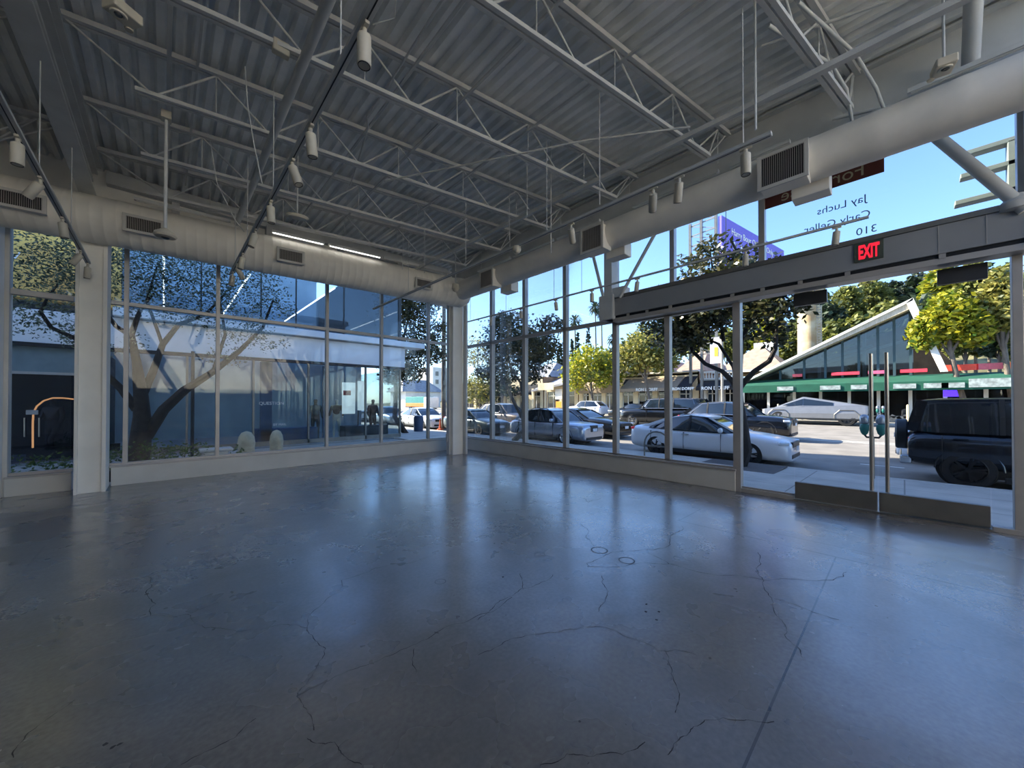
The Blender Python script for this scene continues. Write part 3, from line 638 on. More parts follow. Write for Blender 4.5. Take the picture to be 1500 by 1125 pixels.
def tree(name,label,base,limbs,blobs,size,mat,bark,grp=None,seed=1,cat='tree',**k):
    r=thing(name,label,cat,base,group=grp)
    m=MB(base)
    for pts,rad in limbs: m.path(pts,rad,9)
    m.build('trunk',bark,r,True)
    leaves('leaves',blobs,size,mat,r,base,seed,**k); return r
V=Vector
# olive tree outside the left windows
yo=13.0
b0=S(203,668,y=yo); b0.z=-.1; b0.x=S(203,600,y=yo).x
def Lm(pp,y,rad): return ([S(a,b,y=y+dy) for a,b,dy in pp],rad)
lim=[([b0,S(206,640,y=yo),S(208,610,y=yo),S(206,575,y=yo),S(200,530,y=yo),S(192,490,y=yo),S(205,455,y=yo),S(225,430,y=yo+.3)],[.30,.25,.21,.17,.11,.085,.05,.03]),
 Lm([(214,640,0),(240,600,-.1),(270,572,-.2),(312,545,-.3),(350,515,-.3),(385,480,-.2),(400,440,0)],yo,[.17,.15,.13,.10,.08,.05,.03]),
 Lm([(206,585,0),(224,545,.2),(238,505,.3),(262,475,.3),(300,462,.2),(330,430,.2)],yo,[.12,.10,.085,.07,.05,.03]),
 Lm([(200,600,0),(178,570,0),(155,548,0),(120,500,-.1),(75,480,-.2),(58,455,-.2)],yo,[.12,.10,.08,.07,.05,.04]),
 Lm([(192,492,0),(170,478,0),(150,450,0),(130,420,0)],yo,[.07,.06,.04,.02]),
 Lm([(57,462,-.2),(70,435,-.2),(90,410,-.2)],yo,[.04,.03,.02]),
 Lm([(312,545,-.3),(330,490,0),(320,430,.1)],yo,[.06,.05,.03]),Lm([(238,505,.3),(215,440,.4),(230,390,.4)],yo,[.05,.04,.02])]
def bl(px,py,y,rx,rz,n,ry=.8): c=S(px,py,y=y); return (tuple(c),(rx,ry,rz),n)
lim=[(p_,[q_*.8 for q_ in r_]) for p_,r_ in lim]
tree('olive_tree','large multi-trunk olive tree outside the left windows',b0,lim,
 [bl(60,420,yo-.2,.75,.9,900),bl(30,470,yo,.4,.4,180),bl(110,395,yo,.7,.9,1000),bl(70,380,yo,.6,.6,450),bl(110,490,yo,.3,.35,200),bl(175,400,yo,.9,.9,900),bl(215,385,yo+.2,1.,.9,1100),bl(270,405,yo+.2,1.1,1.,1500),bl(320,400,yo,1.,1.1,1100),bl(370,430,yo,.9,.9,900),bl(405,445,yo,.6,.4,260),bl(250,455,yo,1,.35,300),bl(345,480,yo-.2,.9,.5,420),bl(390,500,yo-.2,.5,.3,160),bl(170,500,yo,.7,.35,120),bl(330,525,yo,.5,.3,120)],.085,L_oli,m_barkd,seed=3,dens=1.45,clump=9,cr=.42,asp=.42)
# magnolia nearest the doors
xm=11.2
def mg(px,py,dx=0): return S(px,py,x=xm+dx)
b1=V((11.1,2.98,-.1))
tree('magnolia_tree','dark leaved magnolia street tree standing before the white sedan',b1,[
 ([b1,mg(1093,660),mg(1089,625),mg(1083,590),mg(1081,566)],[.17,.14,.12,.11,.10]),
 ([mg(1081,575),mg(1074,560),mg(1058,544),mg(1033,533,.2),mg(1015,515,.3),mg(1000,480,.4),mg(990,450,.4)],[.09,.08,.06,.055,.05,.04,.02]),
 ([mg(1080,572),mg(1088,562),mg(1105,544),mg(1127,529),mg(1136,511),mg(1138,480),mg(1150,450)],[.09,.08,.065,.06,.05,.035,.02]),
 ([mg(1080,560),mg(1074,537,.3),mg(1053,504,.5),mg(1042,499,.6),mg(1030,470,.6)],[.05,.045,.04,.03,.02]),
 ([mg(1083,560),mg(1086,500,.3),mg(1100,465,.3),mg(1095,400,.3),mg(1070,350,.3)],[.07,.06,.05,.04,.03]),
 ([mg(1060,500,.3),mg(1050,430,.3),mg(1040,370,.3)],[.05,.04,.02])],
 [((*mg(985,470,.3),),(.75,.8,.75),620),((*mg(965,450,.2),),(.5,.6,.4),200),((*mg(1020,465,.3),),(.7,.9,.7),620),((*mg(1050,450,.3),),(.6,.9,.6),480),((*mg(1095,440,.3),),(.6,.9,.35),300),((*mg(1130,455,.2),),(.6,.8,.4),330),((*mg(1160,440,.2),),(.35,.6,.25),120),((*mg(1130,490,.2),),(.4,.5,.25),90),((*mg(1010,500,.2),),(.5,.6,.3),160),
  ((*mg(1040,405,.3),),(.9,.9,.5),300),((*mg(1090,405,.3),),(.9,.9,.4),300),((*mg(1052,362,.3),),(.5,.5,.3),80),((*mg(1018,380,.3),),(.35,.5,.3),60),((*mg(1095,372,.3),),(.4,.5,.25),50),((*mg(1150,420,.2),),(.4,.6,.3),120)],
 .17,L_mag,m_barkd,seed=5,clump=8,cr=.55,asp=.5,dens=2.6)
# magnolia farther along
b2=V((11.2,11.75,-.12)); y2=11.2
def m2(px,py,dx=0): return S(px,py,x=y2+dx)
tree('magnolia_tree','slender magnolia street tree beside the silver crossover',b2,[
 ([b2,m2(768,630),m2(766,605),m2(768,580),m2(764,540),m2(760,500)],[.13,.11,.10,.09,.07,.04]),
 ([m2(765,612),m2(753,590),m2(742,565),m2(730,545),m2(715,530)],[.08,.07,.05,.04,.03]),
 ([m2(766,585),m2(762,560),m2(748,540),m2(740,500)],[.05,.05,.04,.02]),
 ([m2(768,560),m2(785,520),m2(800,490),m2(812,470)],[.05,.04,.03,.02])],
 [((*m2(745,500),),(1,1.1,1),1100),((*m2(775,510),),(.9,1,.9),700),((*m2(735,545),),(.7,.8,.6),420),((*m2(795,510),),(.7,.8,.6),460),((*m2(808,475),),(.5,.6,.3),140),((*m2(740,470),),(.6,.8,.3),240),((*m2(780,545),),(.4,.5,.4),140),((*m2(708,545,.5),),(.4,.5,.3),120)],
 .15,L_mag,m_bark,seed=8,clump=8,cr=.55,asp=.55,dens=3.2)
# street tree beyond the neighbour
b3=V((9.4,18.2,-.15))
def m3(px,py,dy=0): return S(px,py,y=18.2+dy)
tree('street_tree','straight trunked street tree past the neighbouring shop corner',b3,[
 ([b3,m3(578,610),m3(580,570),m3(577,540),m3(590,500),m3(600,460)],[.16,.13,.12,.10,.07,.04]),
 ([m3(578,545),m3(600,520),m3(625,500),m3(640,490)],[.06,.05,.04,.02]),([m3(585,520),m3(570,480),m3(575,440)],[.06,.05,.03])],
 [((*m3(585,450),),(1.1,1,1.2),900),((*m3(610,445),),(1.1,1,1.2),900),((*m3(590,520),),(1.2,1,1),900),((*m3(620,500),),(1,1,.9),600),((*m3(578,550),),(.7,.8,.5),300),((*m3(605,545),),(.7,.8,.4),200),((*m3(645,480),),(.4,.5,.3),90),((*m3(640,520),),(.5,.5,.5),140)],.17,L_mag,m_barkd,seed=11,clump=8,cr=.55,asp=.55,dens=3.2)
# across the street
def ftree(label,px,py_top,py_bot,x,wpx,mat,seed,trunk_to,lean=0,n=1500,bark=m_bark,size=.42,name='street_tree'):
    t=S(px,588,x=x); t0=S(px,py_top,x=x); t1=S(px,py_bot,x=x); w=(S(px+wpx/2,588,x=x)-S(px-wpx/2,588,x=x)).length
    base=V((x,S(px+lean,588,x=x).y,.2 if x<60 else t1.z-6)); c=(t0+t1)/2; h=(t0.z-t1.z)/2
    tree(name,label,base,[([base,base+(V((x,t.y,t1.z))-base)*.6,V((x,t.y,t1.z+h*.3)),V((x,t.y,t1.z+h*1.2))],[.16,.13,.11,.05]),
      ([V((x,t.y,t1.z)),V((x+.3,t.y+w*.25,c.z))],[.08,.03]),([V((x,t.y,t1.z)),V((x-.3,t.y-w*.25,c.z))],[.08,.03])],
      [((x,t.y,c.z+h*.25),(w*.35,w*.36,h*.75),n//2),((x,t.y+w*.28,c.z-h*.15),(w*.25,w*.25,h*.62),n//4),((x,t.y-w*.28,c.z-h*.15),(w*.25,w*.25,h*.62),n//4)],size,mat,bark,seed=seed,clump=8,cr=.3,asp=.6,dens=1.7)
ftree('round bright yellow-green street tree across the road near the street sign',866,508,578,35.2,78,L_yel,21,590,6,2600)
ftree('golden green street tree with a leaning trunk before the long awning',945,487,556,35.2,88,L_mix,22,583,12,2400)
ftree('full sunlit green street tree at the right, over the striped awning corner',1392,432,520,35.2,118,L_yel,23,583,30,4200,size=.36)
ftree('tall leafy street tree filling the far right of the doors',1470,392,512,35.4,90,L_mix,24,583,20,3600,size=.36)
ftree('small yellowing street tree farthest left across the road',703,543,600,36,46,L_mix,25,610,0,1300)
ftree('small bare-limbed street tree between the two black awnings',736,555,585,35,36,L_drk,26,605,0,500)
ftree('green street tree behind the magnolia beside the leaning pole',700,495,545,45,60,L_mix,27,605,0,1200,size=.4)
# hill with trees
def hill():
    b=MB(); nx,ny=14,26; vs=[];fs=[]
    for i in range(nx):
        for j in range(ny):
            x=52+i*9; y=-70+j*9
            z=.2+max(0,(x-56))*.21*max(.12,min(1,(62-y)/60))+1.2*math.sin(i*1.3+j*.9)
            vs.append((x,y,max(.15,z) if i else .1))
    for i in range(nx-1):
        for j in range(ny-1): fs.append((i*ny+j,i*ny+j+1,(i+1)*ny+j+1,(i+1)*ny+j))
    b.add(vs,fs); o=b.build('hill',M('hillside_scrub',srgb(84,86,52),.9,var=.4,sc=.4,c2=srgb(140,130,84)),smooth=True); st(o,'wooded hillside rising behind the shops','hill')
hill()
rg=random.Random(4)
HT=[(1215,440,520,70,60,L_drk),(1240,415,500,74,60,L_hil),(1275,408,480,78,70,L_hil),(1310,412,470,84,60,L_drk),(1345,400,470,80,70,L_drk),(1385,385,470,70,80,L_yel),(1430,380,470,68,70,L_hil),(1475,385,470,72,70,L_hil),(1500,400,500,60,70,L_yel),
 (1225,470,540,60,60,L_hil),(1260,460,520,62,60,L_hil),(1160,470,545,62,60,L_hil),(1130,455,540,70,60,L_yel),(1100,460,530,76,60,L_drk),(1065,480,535,70,50,L_hil),(1035,485,535,74,50,L_hil),(1010,470,530,80,50,L_drk),(1300,440,510,66,60,L_hil),(1180,450,520,80,50,L_drk),(1205,425,500,88,45,L_hil),(1360,440,520,60,60,L_hil),(985,480,530,86,50,L_hil),(950,470,530,90,55,L_hil),(918,500,545,90,50,L_mix),(895,510,560,80,40,L_drk),(1450,440,520,58,70,L_mix),(1415,455,530,54,60,L_hil),(1465,450,530,53,60,L_drk),(1495,460,535,52,50,L_hil),(1385,465,530,56,50,L_drk)]
nm=['crown','upper slope','lower slope','shoulder']
for i,(px,a,b_,x,w,mt) in enumerate(HT):
    ftree('%s hillside tree, %s when the hill trees are counted in from the right edge'%({id(L_drk):'dark green',id(L_hil):'olive green',id(L_yel):'yellow green',id(L_mix):'golden green'}[id(mt)],['1st','2nd','3rd']and '%dth'%(1+sorted([h[0] for h in HT],reverse=True).index(px))),px,a,b_,x,w,mt,40+i,0,0,1500,size=.75,name='hillside_tree')
# cypress and conifers
for i,(px,a,b_,x,w) in enumerate([(822,508,545,80,8),(846,492,545,85,14),(862,484,540,85,14),(838,500,540,88,10),(818,520,550,78,8)]):
    t0=S(px,a,x=x); t1=S(px,b_,x=x); h=(t0.z-t1.z); wd=(S(px+w/2,588,x=x)-S(px-w/2,588,x=x)).length; base=V((x,t1.y,1.))
    bl_=[((x,t1.y,t1.z+h*k),(wd*.5*(1-k*.75),wd*.5*(1-k*.75),h*.16),220) for k in (.0,.2,.4,.6,.8,.95)]
    tree('cypress_tree','narrow dark conifer on the skyline, %s from the left among the palms'%ORD[[4,1,0,3,2].index(i) if 0 else [1,3,4,2,0][i]],base,[([base,V((x,t1.y,t0.z-1))],[.3,.05])],bl_,.6,L_drk,m_barkd,seed=70+i,clump=8,cr=.3,asp=.5)
# palms
for i,(px,a,b_,x) in enumerate([(842,470,540,85),(872,450,545,88),(881,455,545,90),(898,496,545,92),(1345,450,500,60)]):
    t0=S(px,a,x=x); by=S(px+ (6 if i<3 else 0),588,x=x).y; base=V((x,by,1.)); top=V(t0)
    r=thing('palm_tree',['tall palm on the skyline, left of the pair','tallest palm of the skyline pair','slightly shorter palm of the skyline pair','small distant palm right of the pair','palm half hidden in the hillside trees'][i],'palm tree',base)
    MB(base).path([base,(base+top)/2+V((0,.4,0)),top],[.25,.2,.16],8).build('trunk',m_bark,r,True)
    f=MB(base); R_=random.Random(i)
    for k in range(80):
        az=R_.uniform(0,2*PI); el=R_.uniform(-1.0,1.2); L_=2.7*(1 if i<3 or i==4 else .8); d=V((math.cos(az)*math.cos(el),math.sin(az)*math.cos(el),math.sin(el)))
        sd=d.cross(V((0,0,1))).normalized()*.22; m1=top+d*L_*.6; e=top+d*L_+V((0,0,-.8)); f.add([top,m1+sd,e,m1-sd],[(0,1,2,3)])
    f.build('fronds',L_plm,r,fix=False)
# ---- neighbouring building (left windows)
m_fascia=M('white_fascia',srgb(246,242,236),.6,var=.06,sc=1.5)
m_tan=M('sunlit_reflection_tan',srgb(255,194,104),.8,var=.16,sc=1.2)  # orange tone paints in a warm sunlit reflection
m_blueglass=glass('blue_storefront_glass',(.86,.93,.96),.7)
m_blueup=glass('blue_tower_glass',(.74,.82,.88),1.0)
m_nfloor=M('shop_floor',srgb(120,126,130),.4,var=.1)
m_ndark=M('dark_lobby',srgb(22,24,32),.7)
m_nwall=M('blue_grey_interior',srgb(158,176,186),.8,var=.15,sc=.8)
m_blue=M('blue_column',srgb(54,84,124),.5)
nb=thing('neighbour_building','glass fronted building with white fascia across the walkway','building',(0,16,0)); o=(0,16,0)
MB(o).box((-14,16,3.18),(8.2,16.5,4.08)).build('fascia',m_fascia,nb,bev=.01)
MB(o).box((-1.1,15.75,4.12),(9.1,16.6,4.36)).build('ledge',m_fascia,nb,bev=.01)
MB(o).box((-14,15.95,3.08),(8.2,16.2,3.18)).build('soffit_strip',m_black,nb)
m=MB(o); m.box((-14,16.4,4.36),(8.1,18,4.5)); m.box((-14,29.5,0),(8.1,30,19)); m.box((-14.2,16,0),(-14,30,9)); m.box((-14,16,8.8),(8.1,17,9)); m.box((-14,21,0),(8.1,21.2,4.4));m.box((-1.2,16.4,4.4),(-1.0,29.5,9)); m.box((8.05,22,0),(8.15,30,4.4))  # rear wall is raised out of view to block the sun
m.build('interior_and_sunblock_walls',m_nwall,nb)
MB(o).box((-14,15.9,-.2),(8.2,30,-.04)).build('shop_floor',m_nfloor,nb)
MB(o).box((-14,15.98,4.36),(-.95,16.4,8.2)).build('sunlit_reflection_panel',m_tan,nb)  # panel colour carries the sunlit reflection seen in the upper storey
text('W','wall_letter',.30,(-2.93,15.97,5.42),RT((1,0,0)),m_fascia,nb,.01)
m=MB(o)
for x in (.9,2.6,3.75,5.55): m.box((x-.02,16.28,4.4),(x+.02,16.36,9))
m.box((8.02,16.25,4.36),(8.14,16.4,9)); m.build('tower_mullion',m_black,nb)
m=MB(o); m.box((-.95,16.3,4.4),(8.05,16.33,9)); m.build('tower_glass',m_blueup,nb)
m=MB(o); m.box((8.08,16.35,4.36),(8.12,30,9)); m.build('tower_side_glass',m_blueup,nb)
m=MB(o); m.box((-1.45,16.1,-.05),(6.4,16.13,3.1)); m.build('storefront_glass',m_blueglass,nb)
m=MB(o); m.box((8.0,16.3,-.05),(8.03,22,3.1)); m.box((6.4,16.1,-.05),(8.0,16.13,3.1)); m.build('storefront_glass',m_blueglass,nb)
m=MB(o)
for x in (-1.45,.55,2.35,4.15,6.4,8.0): m.box((x-.03,16.05,-.05),(x+.03,16.17,3.1))
m.box((-1.45,16.05,-.1),(8,16.17,.12)); m.build('storefront_mullion',m_steel,nb)
m=MB(o); m.box((2.65,16.5,0),(3.0,16.8,3.1)); m.box((4.9,16.8,0),(5.05,16.95,3.1)); m.build('column',m_blue,nb)
m=MB(o); m.box((-14,16.1,2.38),(-1.45,16.2,3.1)); m.build('door_head_panel',M('grey_transom_panel',srgb(120,136,140),.5),nb)
m=MB(o); m.box((-3.2,16.0,-.05),(-3.1,16.2,2.4)); m.box((-1.5,16.0,-.05),(-1.4,16.2,2.4)); m.box((-3.2,16.0,2.33),(-1.4,16.2,2.40)); m.build('lobby_frame',m_frame,nb)
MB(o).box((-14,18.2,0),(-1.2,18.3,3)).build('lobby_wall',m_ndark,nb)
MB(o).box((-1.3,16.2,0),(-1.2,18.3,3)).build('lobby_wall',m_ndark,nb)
dr=MB(o); dr.box((-3.1,16.09,0),(-1.5,16.11,2.33)); dr.build('lobby_door_glass',glass('dark_lobby_glass',(.55,.6,.7),1.2),nb)
h=MB(o)
for px in (35.5,57):
    p=S(px,612,y=16); q=S(px,640,y=16); h.tube((p.x,16.03,p.z),(q.x,16.03,q.z),.016,10)
h.build('lobby_door_handle',m_alu,nb,True)
h=MB(o)
for px in (42,51): p=S(px,604,y=16); h.box((p.x-.05,16.02,p.z-.06),(p.x+.05,16.07,p.z+.06))
h.build('door_lock',m_frame,nb)
text('QUESTION','window_lettering',.16,tuple(S(398,591,y=15.99)),RT((1,0,0)),m_fascia,nb,.004)
text('BY MAIL','window_lettering',.12,tuple(S(410,622,y=15.99)),RT((1,0,0)),m_fascia,nb,.004)
for i,(px0,py0,px1,py1) in enumerate([(240,475,240,372),(325,463,363,402),(417,471,492,423)]):
    zz=7.0; a=S(px1,py1,z=zz); c=S(px0,py0,z=zz); 
    ya_,yb_=sorted((a.y,c.y)); ya_=max(ya_,16.6); yb_=min(yb_,29); x=c.x
    t=thing('linear_light','lit linear ceiling light in the upper glass storey, %s'%['leftmost, behind the olive crown','broken by olive leaves','rightmost and clear'][i],'light',(x,ya_,zz)); MB((x,ya_,zz)).box((x-.03,ya_,zz),(x+.03,yb_,zz+.04)).build('diffuser',m_led,t)
ar=thing('neon_arch','glowing orange arch lamp inside the dark lobby','lamp',(-2.3,16.9,0))
pts=[S(48,657,y=16.9),S(48,620,y=16.9),S(49,604,y=16.9),S(54,595,y=16.9),S(64,587,y=16.9),S(77,583,y=16.9),S(92,583,y=16.9),S(110,585,y=16.9)]
ar.location=(pts[0].x,16.9,0)
MB(ar.location).path(pts+[pts[-1]+V((.5,0,-.3)),pts[-1]+V((.6,0,-1.2))],.02,8).build('neon_tube',M('orange_neon',(1,.4,.1),.5,emis=(1,.42,.14),es=1.0),ar,True)
MB(ar.location).box((pts[0].x-.1,16.8,-.04),(pts[0].x+1.7,17,pts[0].z+.02)).build('plinth',m_black,ar)
# display behind the storefront
def mannequin(name,label,loc,rz,cloth,dark,h=1.78,arm=.35,pose=0):
    r=thing(name,label,'mannequin',loc,rz)
    k=h/1.78
    def skin(nm,nodes,edges,mat,sub=2):
        me=bpy.data.meshes.new(nm); me.from_pydata([tuple(Vector(p)*k) for p,_ in nodes],edges,[]); o=bpy.data.objects.new(nm,me); COL.objects.link(o)
        sm=o.modifiers.new('s','SKIN'); sk=me.skin_vertices[0].data
        for i,(p,q) in enumerate(nodes): sk[i].radius=(q[0]*k,q[1]*k) if isinstance(q,tuple) else (q*k,q*k)
        sk[0].use_root=True; ss=o.modifiers.new('u','SUBSURF'); ss.levels=ss.render_levels=sub
        bpy.context.view_layer.update(); ev=o.evaluated_get(bpy.context.evaluated_depsgraph_get()); m2=bpy.data.meshes.new_from_object(ev); o.modifiers.clear(); o.data=m2; m2.materials.clear(); m2.materials.append(mat); m2.shade_smooth(); o.parent=r; return o
    N_=[((0,0,.95),(.15,.11)),((0,0,1.15),(.13,.10)),((0,0,1.36),(.16,.11)),((0,0,1.48),(.07,.06)),((0,.01,1.56),(.055,.055)),((0,.02,1.66),(.085,.10)),((0,.01,1.74),(.07,.08)),
        ((.18,0,1.42),.055),((.24,.02,1.16),.042),((.24+arm*.2,.14,.94),.03),((-.18,0,1.42),.055),((-.24,.02,1.16),.042),((-.24,.12,.93),.03),
        ((.10,0,.86),(.09,.09)),((.11,.02,.50),.06),((.11,0,.10),.04),((.11,.1,.03),.04),((-.10,0,.86),(.09,.09)),((-.11,.02+pose*.2,.50),.06),((-.11,pose*.1,.10),.04),((-.11,.1+pose*.1,.03),.04)]
    E_=[(0,1),(1,2),(2,3),(3,4),(4,5),(5,6),(2,7),(7,8),(8,9),(2,10),(10,11),(11,12),(0,13),(13,14),(14,15),(15,16),(0,17),(17,18),(18,19),(19,20)]
    skin('body',N_,E_,dark)
    skin('jacket',[((0,0,1.02),(.175,.135)),((0,0,1.2),(.155,.125)),((0,0,1.38),(.18,.13)),((0,0,1.47),(.09,.08)),((.19,0,1.42),.07),((.25,.02,1.17),.058),((.24+arm*.2,.13,.99),.045),((-.19,0,1.42),.07),((-.25,.02,1.17),.058),((-.24,.11,.98),.045)],[(0,1),(1,2),(2,3),(2,4),(4,5),(5,6),(2,7),(7,8),(8,9)],cloth)
    MB().lathe([(.28*k,0),(.28*k,.015),(.02,.02)],24).build('base_plate',m_steel,r,True)
    return r
m_mann=M('dark_mannequin',srgb(52,44,42),.5); m_cl1=M('grey_cloth',srgb(120,122,116),.9,var=.2,sc=8); m_cl2=M('brown_cloth',srgb(96,74,66),.9,var=.2,sc=8); m_cl3=M('pale_cloth',srgb(188,190,182),.9,var=.1,sc=8)
mannequin('mannequin','dark dressed mannequin standing under the glowing orange arch',(S(78,620,y=17.4).x,17.4,-.04),2.6,m_mann,m_ndark,1.8,.5,1)
mannequin('mannequin','shop mannequin in a pale grey coat behind the lettered window',(S(462,620,y=17).x,17,-.04),PI,m_cl1,m_mann)
mannequin('mannequin','shop mannequin in a dark top beside the white poster',(S(493,620,y=17.2).x,17.2,-.04),PI-.3,m_mann,m_cl3)
mannequin('mannequin','shop mannequin in a brown top at the right of the poster',(S(546,620,y=16.9).x,16.9,-.04),PI+.2,m_cl2,m_mann)
ps=thing('poster_stand','white poster with a red mark standing in the shop window','poster',(S(525,610,y=16.6).x,16.6,-.04))
a=S(501,560,y=16.6); c=S(520,606,y=16.6); m=MB(ps.location); m.box((a.x,16.58,c.z),(c.x,16.6,a.z)); a2=S(524,558,y=16.6); c2=S(535,601,y=16.6); m.box((a2.x,16.60,c2.z),(c2.x,16.62,a2.z)); m.build('poster_sheet',M('glowing_white_paper',srgb(236,240,238),.7,emis=(.9,1,.97),es=.25),ps)  # sheet is given a faint glow of its own, no lamp behind it
a=S(503,572,y=16.56); c=S(514,579,y=16.56); MB(ps.location).box((a.x,16.56,c.z),(c.x,16.575,a.z)).build('red_mark',M('red_ink',srgb(190,40,50),.6),ps)
MB(ps.location).box((ps.location.x-.02,16.62,0),(ps.location.x+.02,16.66,1.4)).build('stand',m_black,ps)
def atobj(mb,name,mat,label,cat,base,**k): 
    mb.o=V((0,0,0)); ob=mb.build(name,mat,**k); ob.data.transform(Matrix.Translation(-V(base))); ob.location=base; return tag(ob,label,cat)
a=S(505,626,y=16.5); c=S(600,645,y=16.5)
atobj(MB().box((a.x,16.45,-.04),(7.6,17.3,.52)),'display_bench',m_black,'long black display bench behind the corner storefront glass','bench',(6,16.9,0),bev=.01)
a=S(378,632,y=16.5); atobj(MB().box((2.55,16.5,-.04),(4.6,17.2,.55)),'display_plinth',M('blue_plinth',srgb(40,78,120),.5),'blue display plinth behind the lettered window','plinth',(3.6,16.9,0),bev=.01)
for i,(px,w) in enumerate([(361,.42),(405,.36)]):  # pale solids stand in for strips of sunlit ground
    p=S(px,640,y=13.3); m=MB()
    m.lathe([(.02,0),(w*.5,.02),(w*.52,.12),(w*.48,.2),(w*.53,.3),(w*.46,.42),(w*.3,.5),(.02,.53)],16,Matrix.Translation((p.x,13.3,-.1))@Matrix.Scale(1.55,4,V((0,0,1))))
    atobj(m,'sunlit_ground_shape',M('sunlit_ground_pale',srgb(190,184,160),.8,var=.25,sc=3),'pale upright shape for sunlit ground on the walkway, '+['left one','right one'][i],'planter',(p.x,13.3,-.1),smooth=True)
p=S(316,655,y=12.6); m=MB(); m.box((p.x-.35,12.3,.28),(p.x+.35,12.8,.36)); m.box((p.x-.3,12.35,-.1),(p.x+.25,12.75,.28))
atobj(m,'white_bench','' or m_base,'small white outdoor seat below the second mullion','seat',(p.x,12.55,-.1),bev=.03)
# hedge and dark planter in front of left windows
hd=thing('hedge','low green hedge at the foot of the olive tree','hedge',(.2,12.2,-.1)); 
leaves('hedge_leaves',[((-2.0,12.4,.15),(.9,.5,.35),700),((-.6,12.6,.25),(.8,.5,.42),800),((.4,12.7,.2),(.8,.5,.35),600),((1.1,12.8,.15),(.6,.4,.3),300)],.09,L_hdg,hd,(.2,12.2,-.1),5,clump=8,cr=.3,asp=.5)
atobj(MB().box((-3,11.5,-.1),(1.6,11.7,.12)),'planter_wall',M('dark_planter',srgb(46,46,42),.7,var=.2),'dark low planter wall below the hedge','planter',(-.7,11.6,-.1))
pl=S(282,600,y=14.6); m=MB(); m.tube((pl.x,14.6,-.1),(pl.x,14.6,3.1),.045,10)
atobj(m,'lamp_post',m_black,'thin black post standing behind the olive tree','post',(pl.x,14.6,-.1),smooth=True)
pl=S(650,600,y=20.5); m=MB(); m.tube((pl.x,20.5,-.15),(pl.x,20.5,9),.16,14,.12); m.tube((pl.x-.05,20.5,7.7),(pl.x+.5,20.5,7.7),.06,8)
atobj(m,'utility_pole',m_bark,'tall grey utility pole by the corner column','pole',(pl.x,20.5,-.15),smooth=True)
pl=S(651,606,y=19.5); m=MB(); m.lathe([(.2,0),(.2,.05),(.09,.08),(.02,.75)],14,Matrix.Translation((pl.x-.3,19.5,-.14)))
atobj(m,'traffic_cone',M('orange_plastic',srgb(226,104,60),.6),'orange cone beside the grey utility pole','cone',(pl.x-.3,19.5,-.14),smooth=True)
pl=S(613,640,y=19); m=MB(); m.lathe([(.02,0),(.26,.0),(.28,.8),(.24,.92),(.02,.95)],18,Matrix.Translation((pl.x,19,-.14)))
atobj(m,'trash_bin',M('blue_bin',srgb(48,66,92),.5),'dark blue litter bin on the pavement beyond the shop corner','bin',(pl.x,19,-.14),smooth=True)
# ================================================================== shops across the street
m_creamw=M('cream_stucco',srgb(226,208,170),.8,var=.08,sc=.6)
m_whitew=M('white_stucco',srgb(226,224,216),.8,var=.06,sc=.6)
m_shingle=M('brown_grey_shingle',srgb(160,140,122),.9,var=.15,sc=2,bump=.2,bs=8)
m_shingleg=M('grey_shingle',srgb(146,146,148),.9,var=.15,sc=2)
m_taupe=M('taupe_awning',srgb(150,134,114),.9,var=.06)
m_blackaw=M('black_awning',srgb(28,27,30),.85,var=.1)
m_green=M('green_awning',srgb(22,84,64),.85,var=.12,sc=2)
m_shopint=M('warm_shop_interior',srgb(150,116,84),.8,var=.3,sc=1.2)
m_shopglass=glass('shop_glass',(.35,.36,.36),1.3)
m_letter=M('white_lettering',srgb(235,235,230),.6)
XF=38.
def shop(label,y0,y1,h,wallm,bays,roof=None,aw=None,x=XF):
    r=thing('shop_building',label,'building',(x,(y0+y1)/2,.2)); o=r.location; z0=.2
    MB(o).box((x,y0,2.9),(x+.35,y1,h)).build('parapet',wallm,r)
    MB(o).box((x-.12,y0,h-.02),(x+.45,y1,h+.14)).build('cornice',m_whitew,r,bev=.02)
    m=MB(o); m.box((x+3.2,y0,z0),(x+3.4,y1,h)); m.box((x,y0-.001,z0),(x+9,y0+.12,h)); m.box((x,y1-.12,z0),(x+9,y1,h)); m.box((x,y0,h-.3),(x+9,y1,h-.1)); m.build('shell',m_shopint,r)
    n=len(bays)-1; pr=MB(o)
    for y in bays: pr.box((x-.02,y-.28,z0),(x+.3,y+.28,2.95))
    pr.build('pier',wallm,r)
    fr=MB(o); gl=MB(o)
    for a,b in zip(bays,bays[1:]):
        a,b=min(a,b)+.28,max(a,b)-.28; c=(a+b)/2
        for y in (a+.04,c,b-.04): fr.box((x+.1,y-.05,z0),(x+.18,y+.05,2.95))
        fr.box((x+.1,a,z0),(x+.18,b,z0+.35)); fr.box((x+.1,a,2.3),(x+.18,b,2.38)); gl.box((x+.13,a,z0+.3),(x+.14,b,2.95))
    fr.build('shop_frame',m_whitew,r); gl.build('shop_window',m_shopglass,r)
    if roof: roof(r,o)
    return r
def hip(x0,x1,y0,y1,z0,z1,mat,inset=2.):
    def f(r,o):
        b=MB(o); ym=(y0+y1)/2; xm=(x0+x1)/2
        b.add([(x0,y0,z0),(x1,y0,z0),(x1,y1,z0),(x0,y1,z0),(xm,y0+inset,z1),(xm,y1-inset,z1)],[(0,4,5,3),(0,1,4),(1,2,5,4),(2,3,5),(0,3,2,1)])
        b.build('roof',mat,r); MB(o).box((x0-.25,y0-.2,z0-.12),(x0+.05,y1+.2,z0+.1)).build('gutter',m_whitew,r)
    return f
